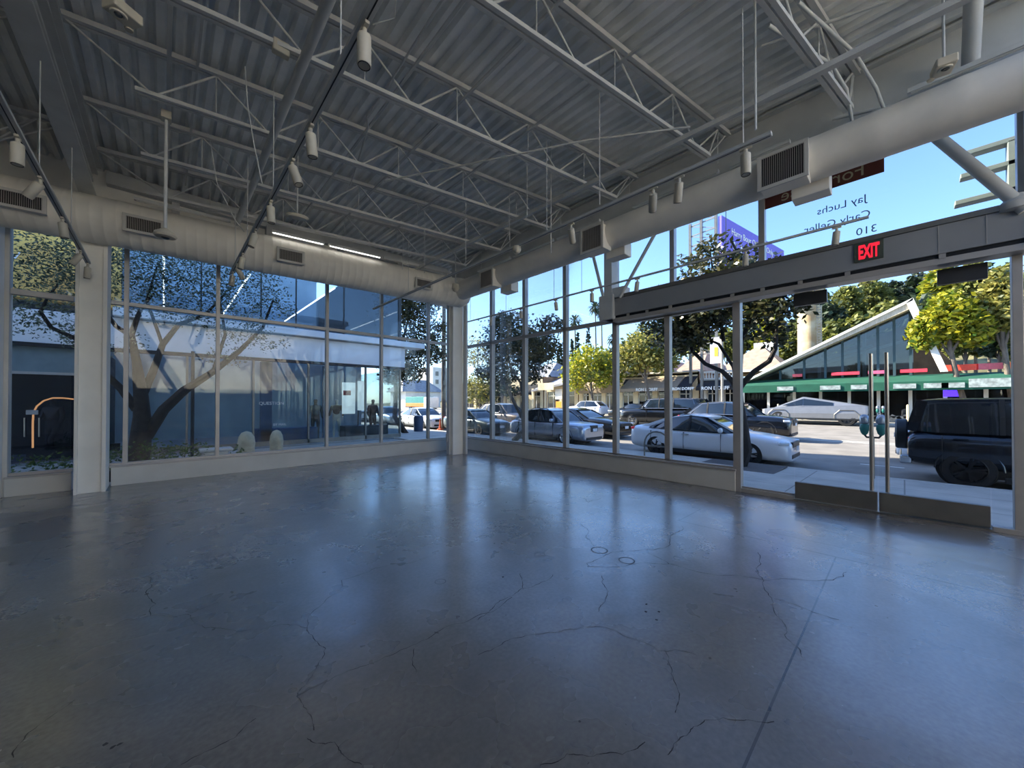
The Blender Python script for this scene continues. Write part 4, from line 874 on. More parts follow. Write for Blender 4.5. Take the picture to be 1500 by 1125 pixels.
def gable(x0,x1,y0,y1,z0,z1,mat,wm):
    def f(r,o):
        b=MB(o); ym=(y0+y1)/2; t=.2
        for s_ in (0,1):
            ya=(y0-.4,y1+.4)[s_]; b.add([(x0-.5,ya,z0-.2),(x1,ya,z0-.2),(x1,ym,z1),(x0-.5,ym,z1),(x0-.5,ya,z0-.2+t),(x1,ya,z0-.2+t),(x1,ym,z1+t),(x0-.5,ym,z1+t)],[(0,1,2,3),(4,5,6,7),(0,3,7,4),(0,1,5,4),(1,2,6,5)])
        b.build('gable_roof',mat,r)
        MB(o).add([(x0,y0,z0-.1),(x0,y1,z0-.1),(x0,ym,z1)],[(0,1,2)]).build('gable_wall',wm,r)
        m=MB(o)
        for ya in (y0-.4,y1+.4): m.bar((x0-.55,ya,z0-.15),(x0-.55,ym,z1+.1),.12,.28)
        m.build('barge_board',m_whitew,r)
    return f
def awning(label,y0,y1,zt,zb,dep,mat,txt=None,x=XF,val=.32,size=.42,under=None):
    r=thing('awning',label,'awning',(x,(y0+y1)/2,zt)); o=r.location; b=MB(o)
    b.add([(x,y0,zt),(x,y1,zt),(x-dep,y1,zb+val),(x-dep,y0,zb+val),(x-dep,y0,zb),(x-dep,y1,zb),(x,y0,zt-.05),(x,y1,zt-.05),(x-dep+.04,y1,zb+val-.05),(x-dep+.04,y0,zb+val-.05)],[(0,3,2,1),(3,4,5,2),(6,7,8,9),(0,6,9,3),(1,2,8,7)])
    b.build('canopy',mat,r,fix=False); m=MB(o)
    for y in (y0+.1,y1-.1): m.tube((x,y,zb+.2),(x-dep,y,zb+.25),.03,6)
    m.build('awning_arm',m_steel,r)
    if txt: text(txt,'awning_lettering',size,(x-dep-.02,(y0+y1)/2,zb+val/2+.02),RT((0,-1,0)),m_letter,r,.01,bold=.012)
    return r
def ys(px,x=XF): return S(px,588,x=x).y
# S3 large cream shop
y0,y1=ys(1024),ys(905)
shop('cream shop with long awnings and a shallow gable roof',y0,y1,4.55,m_creamw,[y0+.3,(y0*3+y1)/4,(y0+y1)/2,(y0+3*y1)/4,y1-.3],gable(XF+.2,XF+9,ys(980),ys(925),4.7,6.2,m_shingle,m_creamw))
MB_=MB(); MB_.add([(XF+.6,y0,4.7),(XF+.6,ys(985),4.7),(XF+6,ys(985)-.5,7.2),(XF+6,y0+1.2,7.2),(XF+12,y0,4.7),(XF+12,ys(985),4.7)],[(0,1,2,3),(3,2,5,4),(0,3,4),(1,5,2)])
atobj(MB_,'hipped_roof',m_shingle,'brown shingled roof block above the black awning','roof',(XF+5,y0+2,5))
awning('long taupe awning with white lettering on the cream shop',ys(1003),ys(922),4.1,2.62,2.0,m_taupe,'RON DORFF')
awning('black awning section at the right end of the cream shop',y0+.1,ys(1004)-.02,4.1,2.62,2.1,m_blackaw,'RON DORFF',size=.36)
# S2 white balustrade shop
ya,yb2=ys(1088),ys(1026)
def balus(r,o):
    m=MB(o)
    n=12
    for i in range(n+1):
        y=ya+.3+(yb2-ya-.6)*i/n; m.lathe([(.03,0),(.07,.1),(.09,.25),(.04,.45),(.07,.6)],8,Matrix.Translation((XF-.02,y,3.75)))
    m.build('baluster',m_whitew,r,True)
    MB(o).box((XF-.15,ya,4.33),(XF+.1,yb2,4.5)).build('handrail',m_whitew,r)
    hip(XF+3.6,XF+13,ya-2.6,yb2,4.6,7.6,m_shingle,3)(r,o)
shop('white shop with a balustrade above a black awning',ya,yb2,3.7,m_whitew,[ya+.3,(ya+yb2)/2,yb2-.3],balus)
awning('short black awning with white lettering on the balustrade shop',ya+.1,yb2-.15,3.6,2.62,1.6,m_blackaw,'RON DORFF',size=.42)
# S4 beige
y0,y1=ys(904),ys(848)
shop('beige shop with a taupe fascia behind the yellow-green tree',y0,y1,4.3,m_creamw,[y0+.3,(y0*2+y1)/3,(y0+2*y1)/3,y1-.3],hip(XF+1,XF+11,y0,y1,4.4,6.3,m_shingle,3))
awning('taupe fascia awning on the beige shop',y0+.1,y1-.1,4.0,2.55,.8,m_taupe,None,val=.9)
p0=ys(920); aw=awning('small black peaked awning between two shops',p0-1.5,p0+.3,4.1,2.6,1.2,m_blackaw,None,val=.3)
# S5 porch with blue grey roof
y0,y1=ys(847),ys(797)
def porch(r,o):
    b=MB(o); b.add([(XF-2.6,y0,3.9),(XF-2.6,y1,3.1),(XF+5,y1,5.4),(XF+5,y0,5.6),(XF-2.6,y0,3.65),(XF-2.6,y1,2.85)],[(0,1,2,3),(0,4,5,1)]); b.build('porch_roof',m_shingleg,r)
    m=MB(o)
    for y in (y0+.2,y1-.2): m.box((XF-2.5,y-.18,.2),(XF-2.2,y+.18,3.3))
    m.build('porch_post',m_creamw,r)
shop('shop with a sloping blue-grey porch roof',y0,y1,3.9,m_creamw,[y0+.3,(y0+y1)/2,y1-.3],porch)
# S6 row of cream shops with black awnings
y0,y1=ys(796),ys(742)
shop('cream shop with a vented parapet behind the street sign',y0,y1,5.0,m_creamw,[y0+.3,(y0*2+y1)/3,(y0+2*y1)/3,y1-.3],hip(XF+1,XF+12,y0,y1,5.1,7.6,m_shingleg,3))
awning('black scalloped awning left of the street sign',ys(790),ys(765),4.0,2.5,1.5,m_blackaw)
y0,y1=ys(741),ys(676)
shop('cream shop at the far left with small black awnings',y0,y1,4.6,m_creamw,[y0+.3,(y0*2+y1)/3,(y0+2*y1)/3,y1-.3])
awning('black curved awning behind the grey crossover, nearer one',ys(758),ys(728),3.6,2.4,1.4,m_blackaw)
awning('black awning at the far left end of the street',ys(715),ys(688),3.6,2.4,1.4,m_blackaw)
# ---- restaurant with gable glass and green awning
XR=36.
rs=thing('restaurant_building','glass fronted restaurant with a soaring single-pitch roof','building',(XR,2,.2)); o=rs.location
A=S(1090,561,x=XR); B=S(1337,440,x=XR); Cc=S(1376,500,x=XR)
tk=.22
dirn=(B-A).normalized()
m=MB(o); m.prism([(A.y,A.z),(B.y,B.z),(B.y,B.z-.18),(A.y,A.z-.18)],lambda u,v,w:(w,u,v),XR-1.0,XR-.75); m.build('roof_edge',m_whitew,rs)
m=MB(o); m.prism([(A.y,A.z-.18),(B.y,B.z-.18),(B.y-.0,B.z-.62),(A.y+.3,A.z-.3)],lambda u,v,w:(w,u,v),XR-.9,XR-.1); m.build('ribbed_soffit',M('ribbed_soffit',srgb(196,184,162),.7,var=.25,sc=3,stretch=(1,14,1)),rs)
m=MB(o); m.prism([(A.y,A.z),(B.y,B.z),(B.y,B.z-.2),(A.y,A.z-.2)],lambda u,v,w:(w,u,v),XR-.75,XR+5.2); m.build('roof_slope',M('restaurant_roof',srgb(120,116,108),.8),rs)
m=MB(o); m.prism([(B.y,B.z),(Cc.y-.3,Cc.z-2),(Cc.y,Cc.z-2),(B.y+.3,B.z-.3)],lambda u,v,w:(w,u,v),XR-1.0,XR-.7); m.build('roof_return',m_whitew,rs)
def zroof(y): return A.z+(B.z-A.z)*(y-A.y)/(B.y-A.y)-.5
# glazing
m=MB(o); m.prism([(A.y-.6,3.2),(B.y,3.2),(B.y,B.z-.5),(A.y-.6,zroof(A.y-.6))],lambda u,v,w:(w,u,v),XR,XR+.02); m.build('gable_glass',glass('restaurant_glass',(.45,.52,.55),2.),rs)
m=MB(o)
for px in (1143,1178,1209,1234,1258,1286,1310,1334):
    y=S(px,520,x=XR).y; m.box((XR-.08,y-.07,3.0),(XR+.08,y+.07,zroof(y)+.1))
m.bar((XR,A.y-.3,3.2),(XR,B.y,3.2),.14,.14); m.build('gable_mullion',M('teal_frame',srgb(54,78,84),.6),rs)
m=MB(o); m.prism([(9.8,.2),(9.8,3.0),(B.y,zroof(B.y)-.2),(-3,3.4),(-14,3.4),(-14,.2)],lambda u,v,w:(w,u,v),XR+5,XR+5.2); m.box((XR,9.6,.2),(XR+5.2,9.8,3.4)); m.box((XR,-14,3.0),(XR+5,9.6,3.15)); m.build('inner_walls',m_shopint,rs)
m=MB(o)
for a in ((XR+1.,8.5,3.6),(XR+2.5,6,4.2)): m.bar(a,(a[0],a[1]-7,a[2]+2.0),.12,.2)
m.bar((XR+2,2,3.2),(XR+2,2,7),.2,.2); m.bar((XR+2,4.6,3.2),(XR+2,4.6,5.6),.2,.2); m.build('inner_beam',m_whitew,rs)
m=MB(o)
for y in (9.4,7.6,5.9,4.3,2.7,1.2,-.3,-1.8,-3.4,-5,-7,-9): m.box((XR,y-.09,.2),(XR+.15,y+.09,3))
m.build('street_post',m_whitew,rs)
MB(o).box((XR+.06,-14,.3),(XR+.07,9.6,3)).build('street_glass',m_shopglass,rs)
awning('very long green awning with white lettering panels on the restaurant',-14,9.3,3.35,2.3,1.7,m_green,None,x=XR,val=.55)
for i,(px,w) in enumerate([(1150,1.0),(1216,1.1),(1325,1.0),(1371,1.),(1396,.9),(1452,1.6),(1258,.8)]):
    p=S(px,572,x=XR-1.75); 
    atobj(MB().box((XR-1.76,p.y-w/2,2.42),(XR-1.72,p.y+w/2,2.42+.30+(.2 if i==5 else 0))),'awning_sign',M('blurred_white_panel_%d'%i,srgb(150,160,156),.8,var=.35,sc=5),'pale worn lettering panel on the green awning, %s of seven from the left'%ORD[[0,1,3,4,5,6,2][i]],'sign',(XR-1.75,p.y,2.42))
for i,(px,w,c) in enumerate([(1168,.6,(214,90,96)),(1238,1.5,(222,60,80)),(1285,.9,(216,92,128)),(1338,1.2,(228,58,76)),(1408,1.3,(224,74,52)),(1450,1.0,(190,90,100)),(1492,.9,(226,110,48))]):
    p=S(px,540 if px<1300 else 530,x=XR-.3); 
    atobj(MB().box((XR-.36,p.y-w/2,3.5),(XR-.3,p.y+w/2,3.72+(.15 if px>1390 else 0))),'red_roof_sign',M('red_sign_%d'%i,srgb(*c),.6,var=.15,sc=4,emis=srgb(*c),es=.12),'small %s sign strip above the green awning, %s of seven from the left'%(['red','red','pink','red','red','rose','orange'][i],ORD[i]),'sign',(XR-.33,p.y,3.5))
lo=S(1394,562,x=XR-.2); atobj(MB().box((XR-.25,lo.y-.35,1.9),(XR-.2,lo.y+.35,2.3)),'blue_neon_sign',M('blue_neon',(.05,.02,.8),.5,emis=(.08,.03,1),es=1.2),'glowing blue sign under the green awning','sign',(XR-.2,lo.y,1.9))
# parasols / diners are lost in blur: low terrace wall of stones
m=MB(); 
for i in range(60):
    y=7.5-i*.28; 
    m.obox((35.75,y,.48+.12*(i%2)),(.1,.12,.09),Matrix.Rotation(.4*i,3,'X'))
m.box((35.65,-9.5,.2),(35.85,7.7,.62)); atobj(m,'terrace_wall',M('rubble_stone',srgb(150,146,136),.9,var=.3,sc=6),'low rubble stone terrace wall before the restaurant','wall',(35.75,0,.2))
# chimney tower
p=S(1186,500,x=46); ch=thing('chimney_tower','tall weathered white tower above the shop roofs','tower',(46,p.y,.2))
m=MB(ch.location); m.lathe([(.95,0),(.95,11.9),(1.05,12.0),(1.05,12.5),(.02,12.6)],28,Matrix.Translation((46,p.y,.2))); 
m.build('shaft',M('weathered_render',srgb(228,214,176),.8,var=.2,sc=.8,c2=srgb(176,146,104)),ch,True)
m=MB(ch.location)
for k in range(26): m.box((45.0,p.y-1.0,6+k*.25),(45.05,p.y-.7,6.05+k*.25))
m.box((45,p.y-1.02,5.5),(45.05,p.y-.98,12.6)); m.box((45,p.y-.72,5.5),(45.05,p.y-.68,12.6)); m.build('ladder',m_steel,ch)
# rooftop plant box
a=S(1104,503,x=52); b_=S(1135,516,x=52); atobj(MB().box((52,b_.y,b_.z-3),(54,a.y,a.z)),'rooftop_unit',m_whitew,'white rooftop unit box on the shingled roof','box',(53,a.y,a.z-1))
# billboard
bb=thing('billboard','purple billboard on a steel frame behind the magnolia','billboard',(36.3,11.1,10)); o=bb.location
P0=V((36.3,11.1,0)); P1=V((49.9,9.0,0)); 
m_pur=M('purple_print',srgb(112,96,196),.6,var=.08,sc=.4)
R_=(P1-P0).normalized(); nn=V((0,0,1)).cross(R_)
m=MB(o); zt,zb_=18.3,12.3
m.add([P0+V((0,0,zb_)),P1+V((0,0,zb_)),P1+V((0,0,zt)),P0+V((0,0,zt)),P0+nn*.3+V((0,0,zb_)),P1+nn*.3+V((0,0,zb_)),P1+nn*.3+V((0,0,zt)),P0+nn*.3+V((0,0,zt))],[(0,1,2,3),(4,5,6,7),(0,1,5,4),(3,2,6,7),(0,3,7,4),(1,2,6,5)]); m.build('panel',m_pur,bb)
Rb=Matrix((R_,V((0,0,1)),R_.cross(V((0,0,1))))).transposed()
fr=R_.cross(V((0,0,1)))*.03
text('Harry Bour One and Only','billboard_line',.85,P0+R_*6.3+V((0,0,17.3))+fr,Rb,m_letter,bb,.02)
text('Hach','billboard_title',3.0,P0+R_*5+V((0,0,15.3))+fr,Rb,m_letter,bb,.02)
text('Pad','billboard_title',3.0,P0+R_*5+V((0,0,13.3))+fr,Rb,m_letter,bb,.02)
m=MB(o)
for q in (P0+nn*1.2+V((0,.6,0)),P0+nn*.5,P0+nn*2.6+V((0,.3,0))): m.bar(q,q+V((0,0,18.6)),.22,.22)
for k in range(14):
    z=6+k*.95; a=P0+nn*.5; c=P0+nn*2.6+V((0,.3,0)); m.bar(a+V((0,0,z)),c+V((0,0,z)),.08,.08); m.bar(a+V((0,0,z)),c+V((0,0,z+.95)),.06,.06)
m.build('lattice_frame',m_steel,bb)
# sign letter E outside the clerestory (seen from behind)
le=thing('sign_letter','hollow grey letter E of the facade sign seen from behind','sign letter',(8.6,-.9,4.4)); o=le.location
q=lambda px,py:S(px,py,x=8.8)
m=MB(o); v0=q(1487,206); v1=q(1487,290); w0=q(1474,209)
m.box((8.72,w0.y,v1.z),(8.88,v0.y,v0.z))
for (pa,pb) in (((1408,238),(1408,226)),((1406,268),(1406,258)),((1398,306),(1398,297))):
    a=q(*pa); c=q(*pb); zz=c.z; m.box((8.72,v0.y,zz-.075),(8.88,a.y,zz))
m.build('letter_body',M('grey_green_metal',srgb(132,142,136),.5,.3),le,bev=.01)
m=MB(o); m.box((7.62,v0.y-.07,v0.z-.2),(8.75,v0.y-.02,v0.z-.12)); m.box((7.62,v0.y-.07,v1.z+.1),(8.75,v0.y-.02,v1.z+.16)); m.build('bracket',m_steel,le)
# lease banner on the glass
ls=thing('lease_banner','clear banner with brown heading on the high window, seen mirrored from behind','banner',(7.51,.9,4.9)); o=ls.location
MB(o).box((7.509,.17,4.90),(7.514,1.64,5.40)).build('brown_heading',M('brown_vinyl',srgb(126,52,36),.6,var=.1),ls)
m_vin=M('pale_vinyl',srgb(214,196,160),.6); m_vg=M('grey_vinyl',srgb(118,146,186),.6)
RM=RT((0,1,0))
text('For Lease','banner_heading',.26,(7.5062,.88,5.03),RM,m_vin,ls,.001)
text('Jay Luchs','banner_line',.155,(7.516,.64,4.60),RM,m_vg,ls,.001)
text('Carly Geller','banner_line',.155,(7.516,.70,4.36),RM,m_vg,ls,.001)
text('310','banner_line',.155,(7.516,.36,4.12),RM,m_vg,ls,.001)
# far down-street: gabled house, flats, truck
hs=thing('corner_house','small house with a grey gable roof far down the street','building',(44,80,0)); o=hs.location
c=S(615,600,y=80); x0=S(588,600,y=80).x; x1=S(645,600,y=80).x
MB(o).box((x0+1,80,-.3),(x1,88,3.9)).build('walls',m_whitew,hs)
m=MB(o); m.add([(x0,79.5,3.9),(x1+1,79.5,3.9),(x1-1.5,84,7.0),(x0+2.5,84,7.0),(x0,88.5,3.9),(x1+1,88.5,3.9)],[(0,1,2,3),(3,2,5,4),(0,3,4),(1,5,2),(0,4,5,1)]); m.build('roof',m_shingleg,hs)
m=MB(o)
for k in (.3,.5,.7): xx=x0+(x1-x0)*k; m.box((xx-.6,79.9,.2),(xx+.6,80,2.8))
m.build('window',m_black,hs)
fb=thing('apartment_block','pale apartment block with rows of windows far down the street','building',(60,110,0)); o=fb.location
x0=S(634,600,y=110).x; x1=S(668,600,y=110).x
MB(o).box((x0,110,-.3),(x1,120,S(640,538,y=110).z)).build('walls',m_whitew,fb)
m=MB(o)
for k in range(4):
    for j in range(3): m.box((x0+1+j*2.4,109.9,2+k*2.8),(x0+2.2+j*2.4,110,3.5+k*2.8))
m.build('window',m_steel,fb)
tk=thing('delivery_truck','teal and orange box truck far down the street','truck',(0,0,0)); pt=S(620,600,y=62); tk.location=(pt.x,62,-.2); o=tk.location
w=1.0
MB(o).box((pt.x-w,60,1.3),(pt.x+w,67,2.5)).build('upper_box',M('teal_paint',srgb(24,130,124),.5),tk,bev=.03)
MB(o).box((pt.x-w,60,.6),(pt.x+w,67,1.3)).build('lower_box',M('orange_paint',srgb(220,130,40),.5),tk,bev=.03)
MB(o).box((pt.x-1.1,58.3,.4),(pt.x+1.1,60,2.4)).build('cab',m_whitew,tk,bev=.15)
m=MB(o)
for dx in (-.8,.8):
    for y in (59.2,65.5): m.tube((pt.x+dx-.12,y,.25),(pt.x+dx+.12,y,.25),.45,16)
m.build('wheel',m_black,tk,True)
# ---- street furniture
def meter(label,px,x):
    p=S(px,640,x=x); b=V((x,p.y,-.14))
    r=thing('parking_meter',label,'parking meter',b,group=None)
    m=MB(); m.tube((0,0,0),(0,0,.95),.03,12); m.build('post',m_steel,r,True)
    for s_ in (-1,1):
        m=MB(); m.lathe([(.03,0),(.06,.04),(.085,.14),(.08,.22),(.055,.25)],18,Matrix.Translation((0,s_*.135,.98))); m.build('meter_housing',M('teal_meter',srgb(30,106,98),.5),r,True)
        m=MB(); m.lathe([(.055,0),(.085,.03),(.09,.10),(.075,.17),(.04,.21),(.01,.215)],18,Matrix.Translation((0,s_*.135,1.23))); m.build('meter_dome',M('meter_dome_grey',srgb(150,156,164),.25,.5),r,True)
    MB().path([(0,-.135,.99),(0,-.1,.93),(0,.1,.93),(0,.135,.99)],.022,8).build('yoke',m_black,r,True)
    return r
meter('twin headed teal parking meter between the door pulls',1278.5,11.6)
meter('small teal parking meter across the street',1290,34.75)
bk=thing('bike_rack','grey hoop bike rack on the sidewalk before the white sedan','bike rack',V((11.0,5.1,-.12))); 
a=S(944,640,x=11.); c=S(981,640,x=11.); r_=(a.y-c.y)/2; ym=(a.y+c.y)/2; bk.location=(11,ym,-.12)
zc=S(960,632,x=11).z-r_+.12
MB().path([(0,r_,0),(0,r_,zc)]+[(0,r_*math.cos(t),zc+r_*math.sin(t)) for t in [PI*k/10 for k in range(11)]]+[(0,-r_,0)],.025,10).build('hoop',m_steel,bk,True)
MB().box((-.012,-r_,zc-.08),(.012,r_,zc-.03)).build('crossbar',m_steel,bk)
for i,(px,x,h) in enumerate([(901,34.8,.8),(1140,34.8,1.2),(1330,34.8,1.2),(915,22.6,1.05)][:3]):
    p=S(px,600,x=x); atobj(MB().lathe([(.07,0),(.07,h),(.03,h+.06)],12,Matrix.Translation((x,p.y,.15))),'bollard',m_creamw,['pale bollard by the black coupe','pale bollard before the wedge-shaped truck','pale bollard behind the dark off-roader'][i],'bollard',(x,p.y,.15),smooth=True)
def signpost(name,label,px,x,ztop,parts):
    p=S(px,600,x=x); r=thing(name,label,'sign',(x,p.y,.15)); o=r.location
    MB(o).tube((x,p.y,.15),(x,p.y,ztop),.06,10).build('post',m_steel,r,True)
    for nm,(dy,z,w,h),mt in parts: MB(o).box((x-.10,p.y+dy-w/2,z-h/2),(x-.06,p.y+dy+w/2,z+h/2)).build(nm,mt,r,bev=.03)
    return r
signpost('street_sign','cream oblong hanging street sign on a dark post',800,34.8,3.9,[('sign_board',(0,3.45,2.6,.9),m_creamw)])
signpost('warning_sign','orange diamond and white board sign left of the porch',819,36,3.2,[('white_board',(0,2.5,1.1,1.3),m_whitew),('orange_diamond',(0,1.05,.9,1.1),M('orange_sign',srgb(240,150,30),.5))])
bn=thing('street_banner','white street banner on a tall pale pole before the balustrade shop','banner',(34.8,ys(1058,34.8),.15)); o=bn.location
yy=ys(1058,34.8); MB(o).tube((34.8,yy,.15),(34.8,yy,S(1058,490,x=34.8).z),.10,14).build('pole',m_barkp,bn,True)
t_=S(1052,494,x=34.8); q_=S(1052,532,x=34.8); MB(o).box((34.78,yy+.1,q_.z),(34.82,yy+.95,t_.z)).build('banner_cloth',M('white_banner',srgb(226,224,232),.8),bn)
MB(o).box((34.76,yy+.3,q_.z+.6),(34.83,yy+.6,q_.z+1.4)).build('banner_emblem',M('gold_print',srgb(216,176,60),.7),bn)
MB(o).box((34.79,yy,t_.z),(34.81,yy+1,t_.z+.05)).build('banner_arm',m_steel,bn)
# ================================================================== cars
def paintm(name,c,m=.3,r=.28): return M(name,c,r,m,var=.02,coat=.5)
m_tint=M('tinted_window',srgb(26,34,42),.05,0,var=.05,spec=.9)
m_tyre=M('tyre_rubber',srgb(24,24,24),.85,var=.1)
m_chrome=M('chrome',srgb(200,202,204),.15,.95)
m_hl=M('headlight_clear',srgb(220,226,232),.12,.3)
m_tl=M('tail_light_red',srgb(150,16,20),.2,emis=(.6,.02,.03),es=.15)
m_plate=M('licence_plate',srgb(212,214,216),.5)
m_trim=M('dark_trim',srgb(26,27,29),.5)
def evalmesh(o):
    bpy.context.view_layer.update(); ev=o.evaluated_get(bpy.context.evaluated_depsgraph_get()); me=bpy.data.meshes.new_from_object(ev); return me
def wheel(parent,x,y,r,w,rimm,side,nsp=5):
    wl=thing('wheel','','',(x,y,r)); del_=[k for k in list(wl.keys())]
    for k in del_: del wl[k]
    wl.parent=parent
    mt=Matrix.Rotation(PI/2*(-1 if side>0 else 1),4,'X')   # axis outwards
    MB().lathe([(r*.66,-w),(r*.93,-w),(r,-w*.82),(r,-w*.18),(r*.94,0),(r*.70,.0),(r*.66,-.03)],32,mt,(1,0)).build('tyre',m_tyre,wl,True)
    MB().lathe([(r*.70,-.005),(r*.665,.006),(r*.63,-.01),(r*.60,-.07),(.02,-.09)],30,mt,(0,1)).build('rim',rimm,wl,True)
    m=MB()
    for k in range(nsp):
        t=2*PI*k/nsp; c,s_=math.cos(t),math.sin(t)
        for dd in (-.09,.09):
            c2,s2=math.cos(t+dd*1.6),math.sin(t+dd*1.6)
            p=mt@V((c*r*.12,s_*r*.12,-.012)); q=mt@V((c2*r*.64,s2*r*.64,-.008)); m.bar(p,q,.035 if r<.4 else .042,.02,up=mt@V((0,0,1)))
    m.lathe([(r*.15,-.03),(r*.14,.0),(.01,.004)],16,mt); m.build('spokes',rimm,wl)
    return wl
def car(label,L,W,st_,gh,wb0,wb1,wr,paint,loc,rz,rimm=None,cat='car',roofm=None,pil=(.0,),clad=None,rails=False,plate=True,grille=True,nsp=5,hlz=None,sub=2,tlz=None,trimwin=None,tum=.80,sillm=None,name='parked_car'):
    """local frame: nose at x=0 pointing +X direction is -x ; stations x measured from nose backwards. We place nose at +L/2."""
    r=thing(name,label,cat,loc,rz); X=lambda x:L/2-x
    # body loft
    b=MB(); rings=[]
    for (x,zt,hw,zb) in st_:
        h=zt-zb; ring=[(0,zb),(hw*.80,zb),(hw*.97,zb+h*.14),(hw,zb+h*.42),(hw*.985,zb+h*.70),(hw*.94,zb+h*.90),(hw*.78,zt),(hw*.40,zt+.02),(0,zt+.03)]
        rings.append([(X(x),y,z) for y,z in ring]+[(X(x),-y,z) for y,z in ring[-2:0:-1]])
    if sub:
        sh=lambda q,dx:[(a+dx,b_,c) for a,b_,c in q]
        rings=[rings[0],sh(rings[0],-.012)]+rings[1:-1]+[sh(rings[-1],.012),rings[-1]]
    n=len(rings[0]); vs=[p for q in rings for p in q]; fs=[]
    for i in range(len(rings)-1):
        for k in range(n): fs.append((i*n+k,i*n+(k+1)%n,(i+1)*n+(k+1)%n,(i+1)*n+k))
    fs.append(tuple(range(n))); fs.append(tuple((len(rings)-1)*n+k for k in range(n))[::-1])
    b.add(vs,fs); bo=b.build('body',paint,r)
    if sub: md=bo.modifiers.new('s','SUBSURF'); md.levels=md.render_levels=sub
    cut=MB()
    for wx in (wb0,wb1): cut.tube((X(wx),-W,wr*.98),(X(wx),W,wr*.98),wr*1.17,28)
    co_=cut.build('cut',m_black); md=bo.modifiers.new('b','BOOLEAN'); md.object=co_; md.operation='DIFFERENCE'; md.solver='EXACT'
    me=evalmesh(bo); bo.modifiers.clear(); bo.data=me; me.materials.clear(); me.materials.append(paint)
    if sub: me.shade_smooth(); me.set_sharp_from_angle(angle=math.radians(35))
    bpy.data.objects.remove(co_)
    # wheel wells
    m=MB()
    for wx in (wb0,wb1): m.tube((X(wx),-W/2+.30,wr),(X(wx),W/2-.30,wr),wr*1.15,24)
    m.box((X(wb1)-.1,-W/2+.25,.22),(X(wb0)+.1,W/2-.25,.45)); m.build('underbody',m_black,r)
    # greenhouse : gh=[(x_base,x_roof,z_base,z_roof)...] front->back as rings around
    xbf,xrf,xrr,xbr,zb,zf,zm,zrr=gh; hb=W/2*.93; ht=hb*tum
    xm1=xrf+(xrr-xrf)*.45
    base=[(xbf,zb,hb*.84),(xbf+.35,zb,hb*.97),((xbf+xbr)/2,zb+.02,hb),(xbr-.35,zb+.03,hb*.95),(xbr,zb+.04,hb*.74)]
    top=[(xrf,zf,ht*.93),(xrf+.22,zf+.03,ht*.99),(xm1,zm,ht),(xrr-.2,zrr+.02,ht*.96),(xrr,zrr,ht*.86)]
    g=MB(); vs=[]; fs=[]
    B_=[(X(x),y,z-.03) for x,z,y in base]; T_=[(X(x),y,z) for x,z,y in top]; k=len(B_)
    def mir(l): return l+[(a,-b2,c) for a,b2,c in l[::-1]]
    BB=mir(B_); MM=mir([(tuple(np.array(p)*.5+np.array(q)*.5+np.array([0,.025,0]))) for p,q in zip(B_,T_)]); TT=mir(T_); K=2*k
    vs=BB+MM+TT
    for a in (0,1):
        for i in range(K): fs.append((a*K+i,a*K+(i+1)%K,(a+1)*K+(i+1)%K,(a+1)*K+i))
    fs.append(tuple(range(K))[::-1]); fs.append(tuple(2*K+i for i in range(K)))
    g.add(vs,fs); go=g.build('window_glass',m_tint,r,True)
    # roof skin
    rf=MB(); T2=mir([(p[0],p[1]*1.015,p[2]-.035) for p in T_]); T3=mir([(p[0],p[1]*1.0,p[2]+.005) for p in T_]); T4=mir([(p[0]*.96,p[1]*.72,p[2]+.035) for p in T_])
    vs=T2+T3+T4; fs=[]
    for a in (0,1):
        for i in range(K): fs.append((a*K+i,a*K+(i+1)%K,(a+1)*K+(i+1)%K,(a+1)*K+i))
    fs.append(tuple(range(K))[::-1]); 
    for i in range(k-1): fs.append((2*K+i,2*K+i+1,2*K+K-2-i,2*K+K-1-i))
    rf.add(vs,fs); rf.build('roof',roofm or paint,r,True)
    # pillars
    pm=MB(); bpm=MB(); cur=[pm]
    for s_ in (1,-1):
        def pt(l,i,f=1.0): p=l[i]; return V((p[0],s_*p[1]*f,p[2]))
        def pillar(b0,t0,w,pm=None):
            pm=pm or cur[0]
            mid=(b0+t0)/2+V((0,s_*.028,0)); pm.bar(b0+V((0,0,0)),mid,w,.02,up=V((0,s_,.25))); pm.bar(mid,t0,w,.02,up=V((0,s_,.25)))
        pillar(pt(B_,0,1.06),pt(T_,0,1.03),.055); 
        pillar(pt(B_,4,1.1),pt(T_,4,1.05),.16 if gh[3]-gh[2]<.7 else .10)
        for f in pil:
            if f<=0: continue
            xb=xbf+.35+(xbr-.5-xbf-.35)*f; xt=xrf+.22+(xrr-.2-xrf-.22)*f
            def ip(l,x):
                for a,c in zip(l,l[1:]):
                    if min(a[0],c[0])<=X(x)<=max(a[0],c[0]): t=(X(x)-a[0])/(c[0]-a[0]); return V((X(x),s_*(a[1]+(c[1]-a[1])*t)*1.01,a[2]+(c[2]-a[2])*t))
                return V((X(x),s_*l[2][1],l[2][2]))
            cur[0]=bpm; pillar(ip(B_,xb),ip(T_,xb),.07); cur[0]=pm
    pm.build('pillar',roofm or paint,r)
    if bpm.v: bpm.build('centre_pillar',m_trim,r)
    if trimwin:
        tm=MB()
        for s_ in (1,-1):
            tm.path([(p[0],s_*(p[1]+.022),p[2]+.03) for p in B_[1:4]],.012,6); tm.path([(B_[1][0],s_*(B_[1][1]+.02),B_[1][2]+.03)]+[(p[0],s_*(p[1]+.012),p[2]-.03) for p in T_[1:4]]+[(B_[3][0],s_*(B_[3][1]+.02),B_[3][2]+.03)],.012,6)
        tm.build('window_trim',trimwin,r,True)
    # sills, handles, mirrors, lights
    sl_=MB()
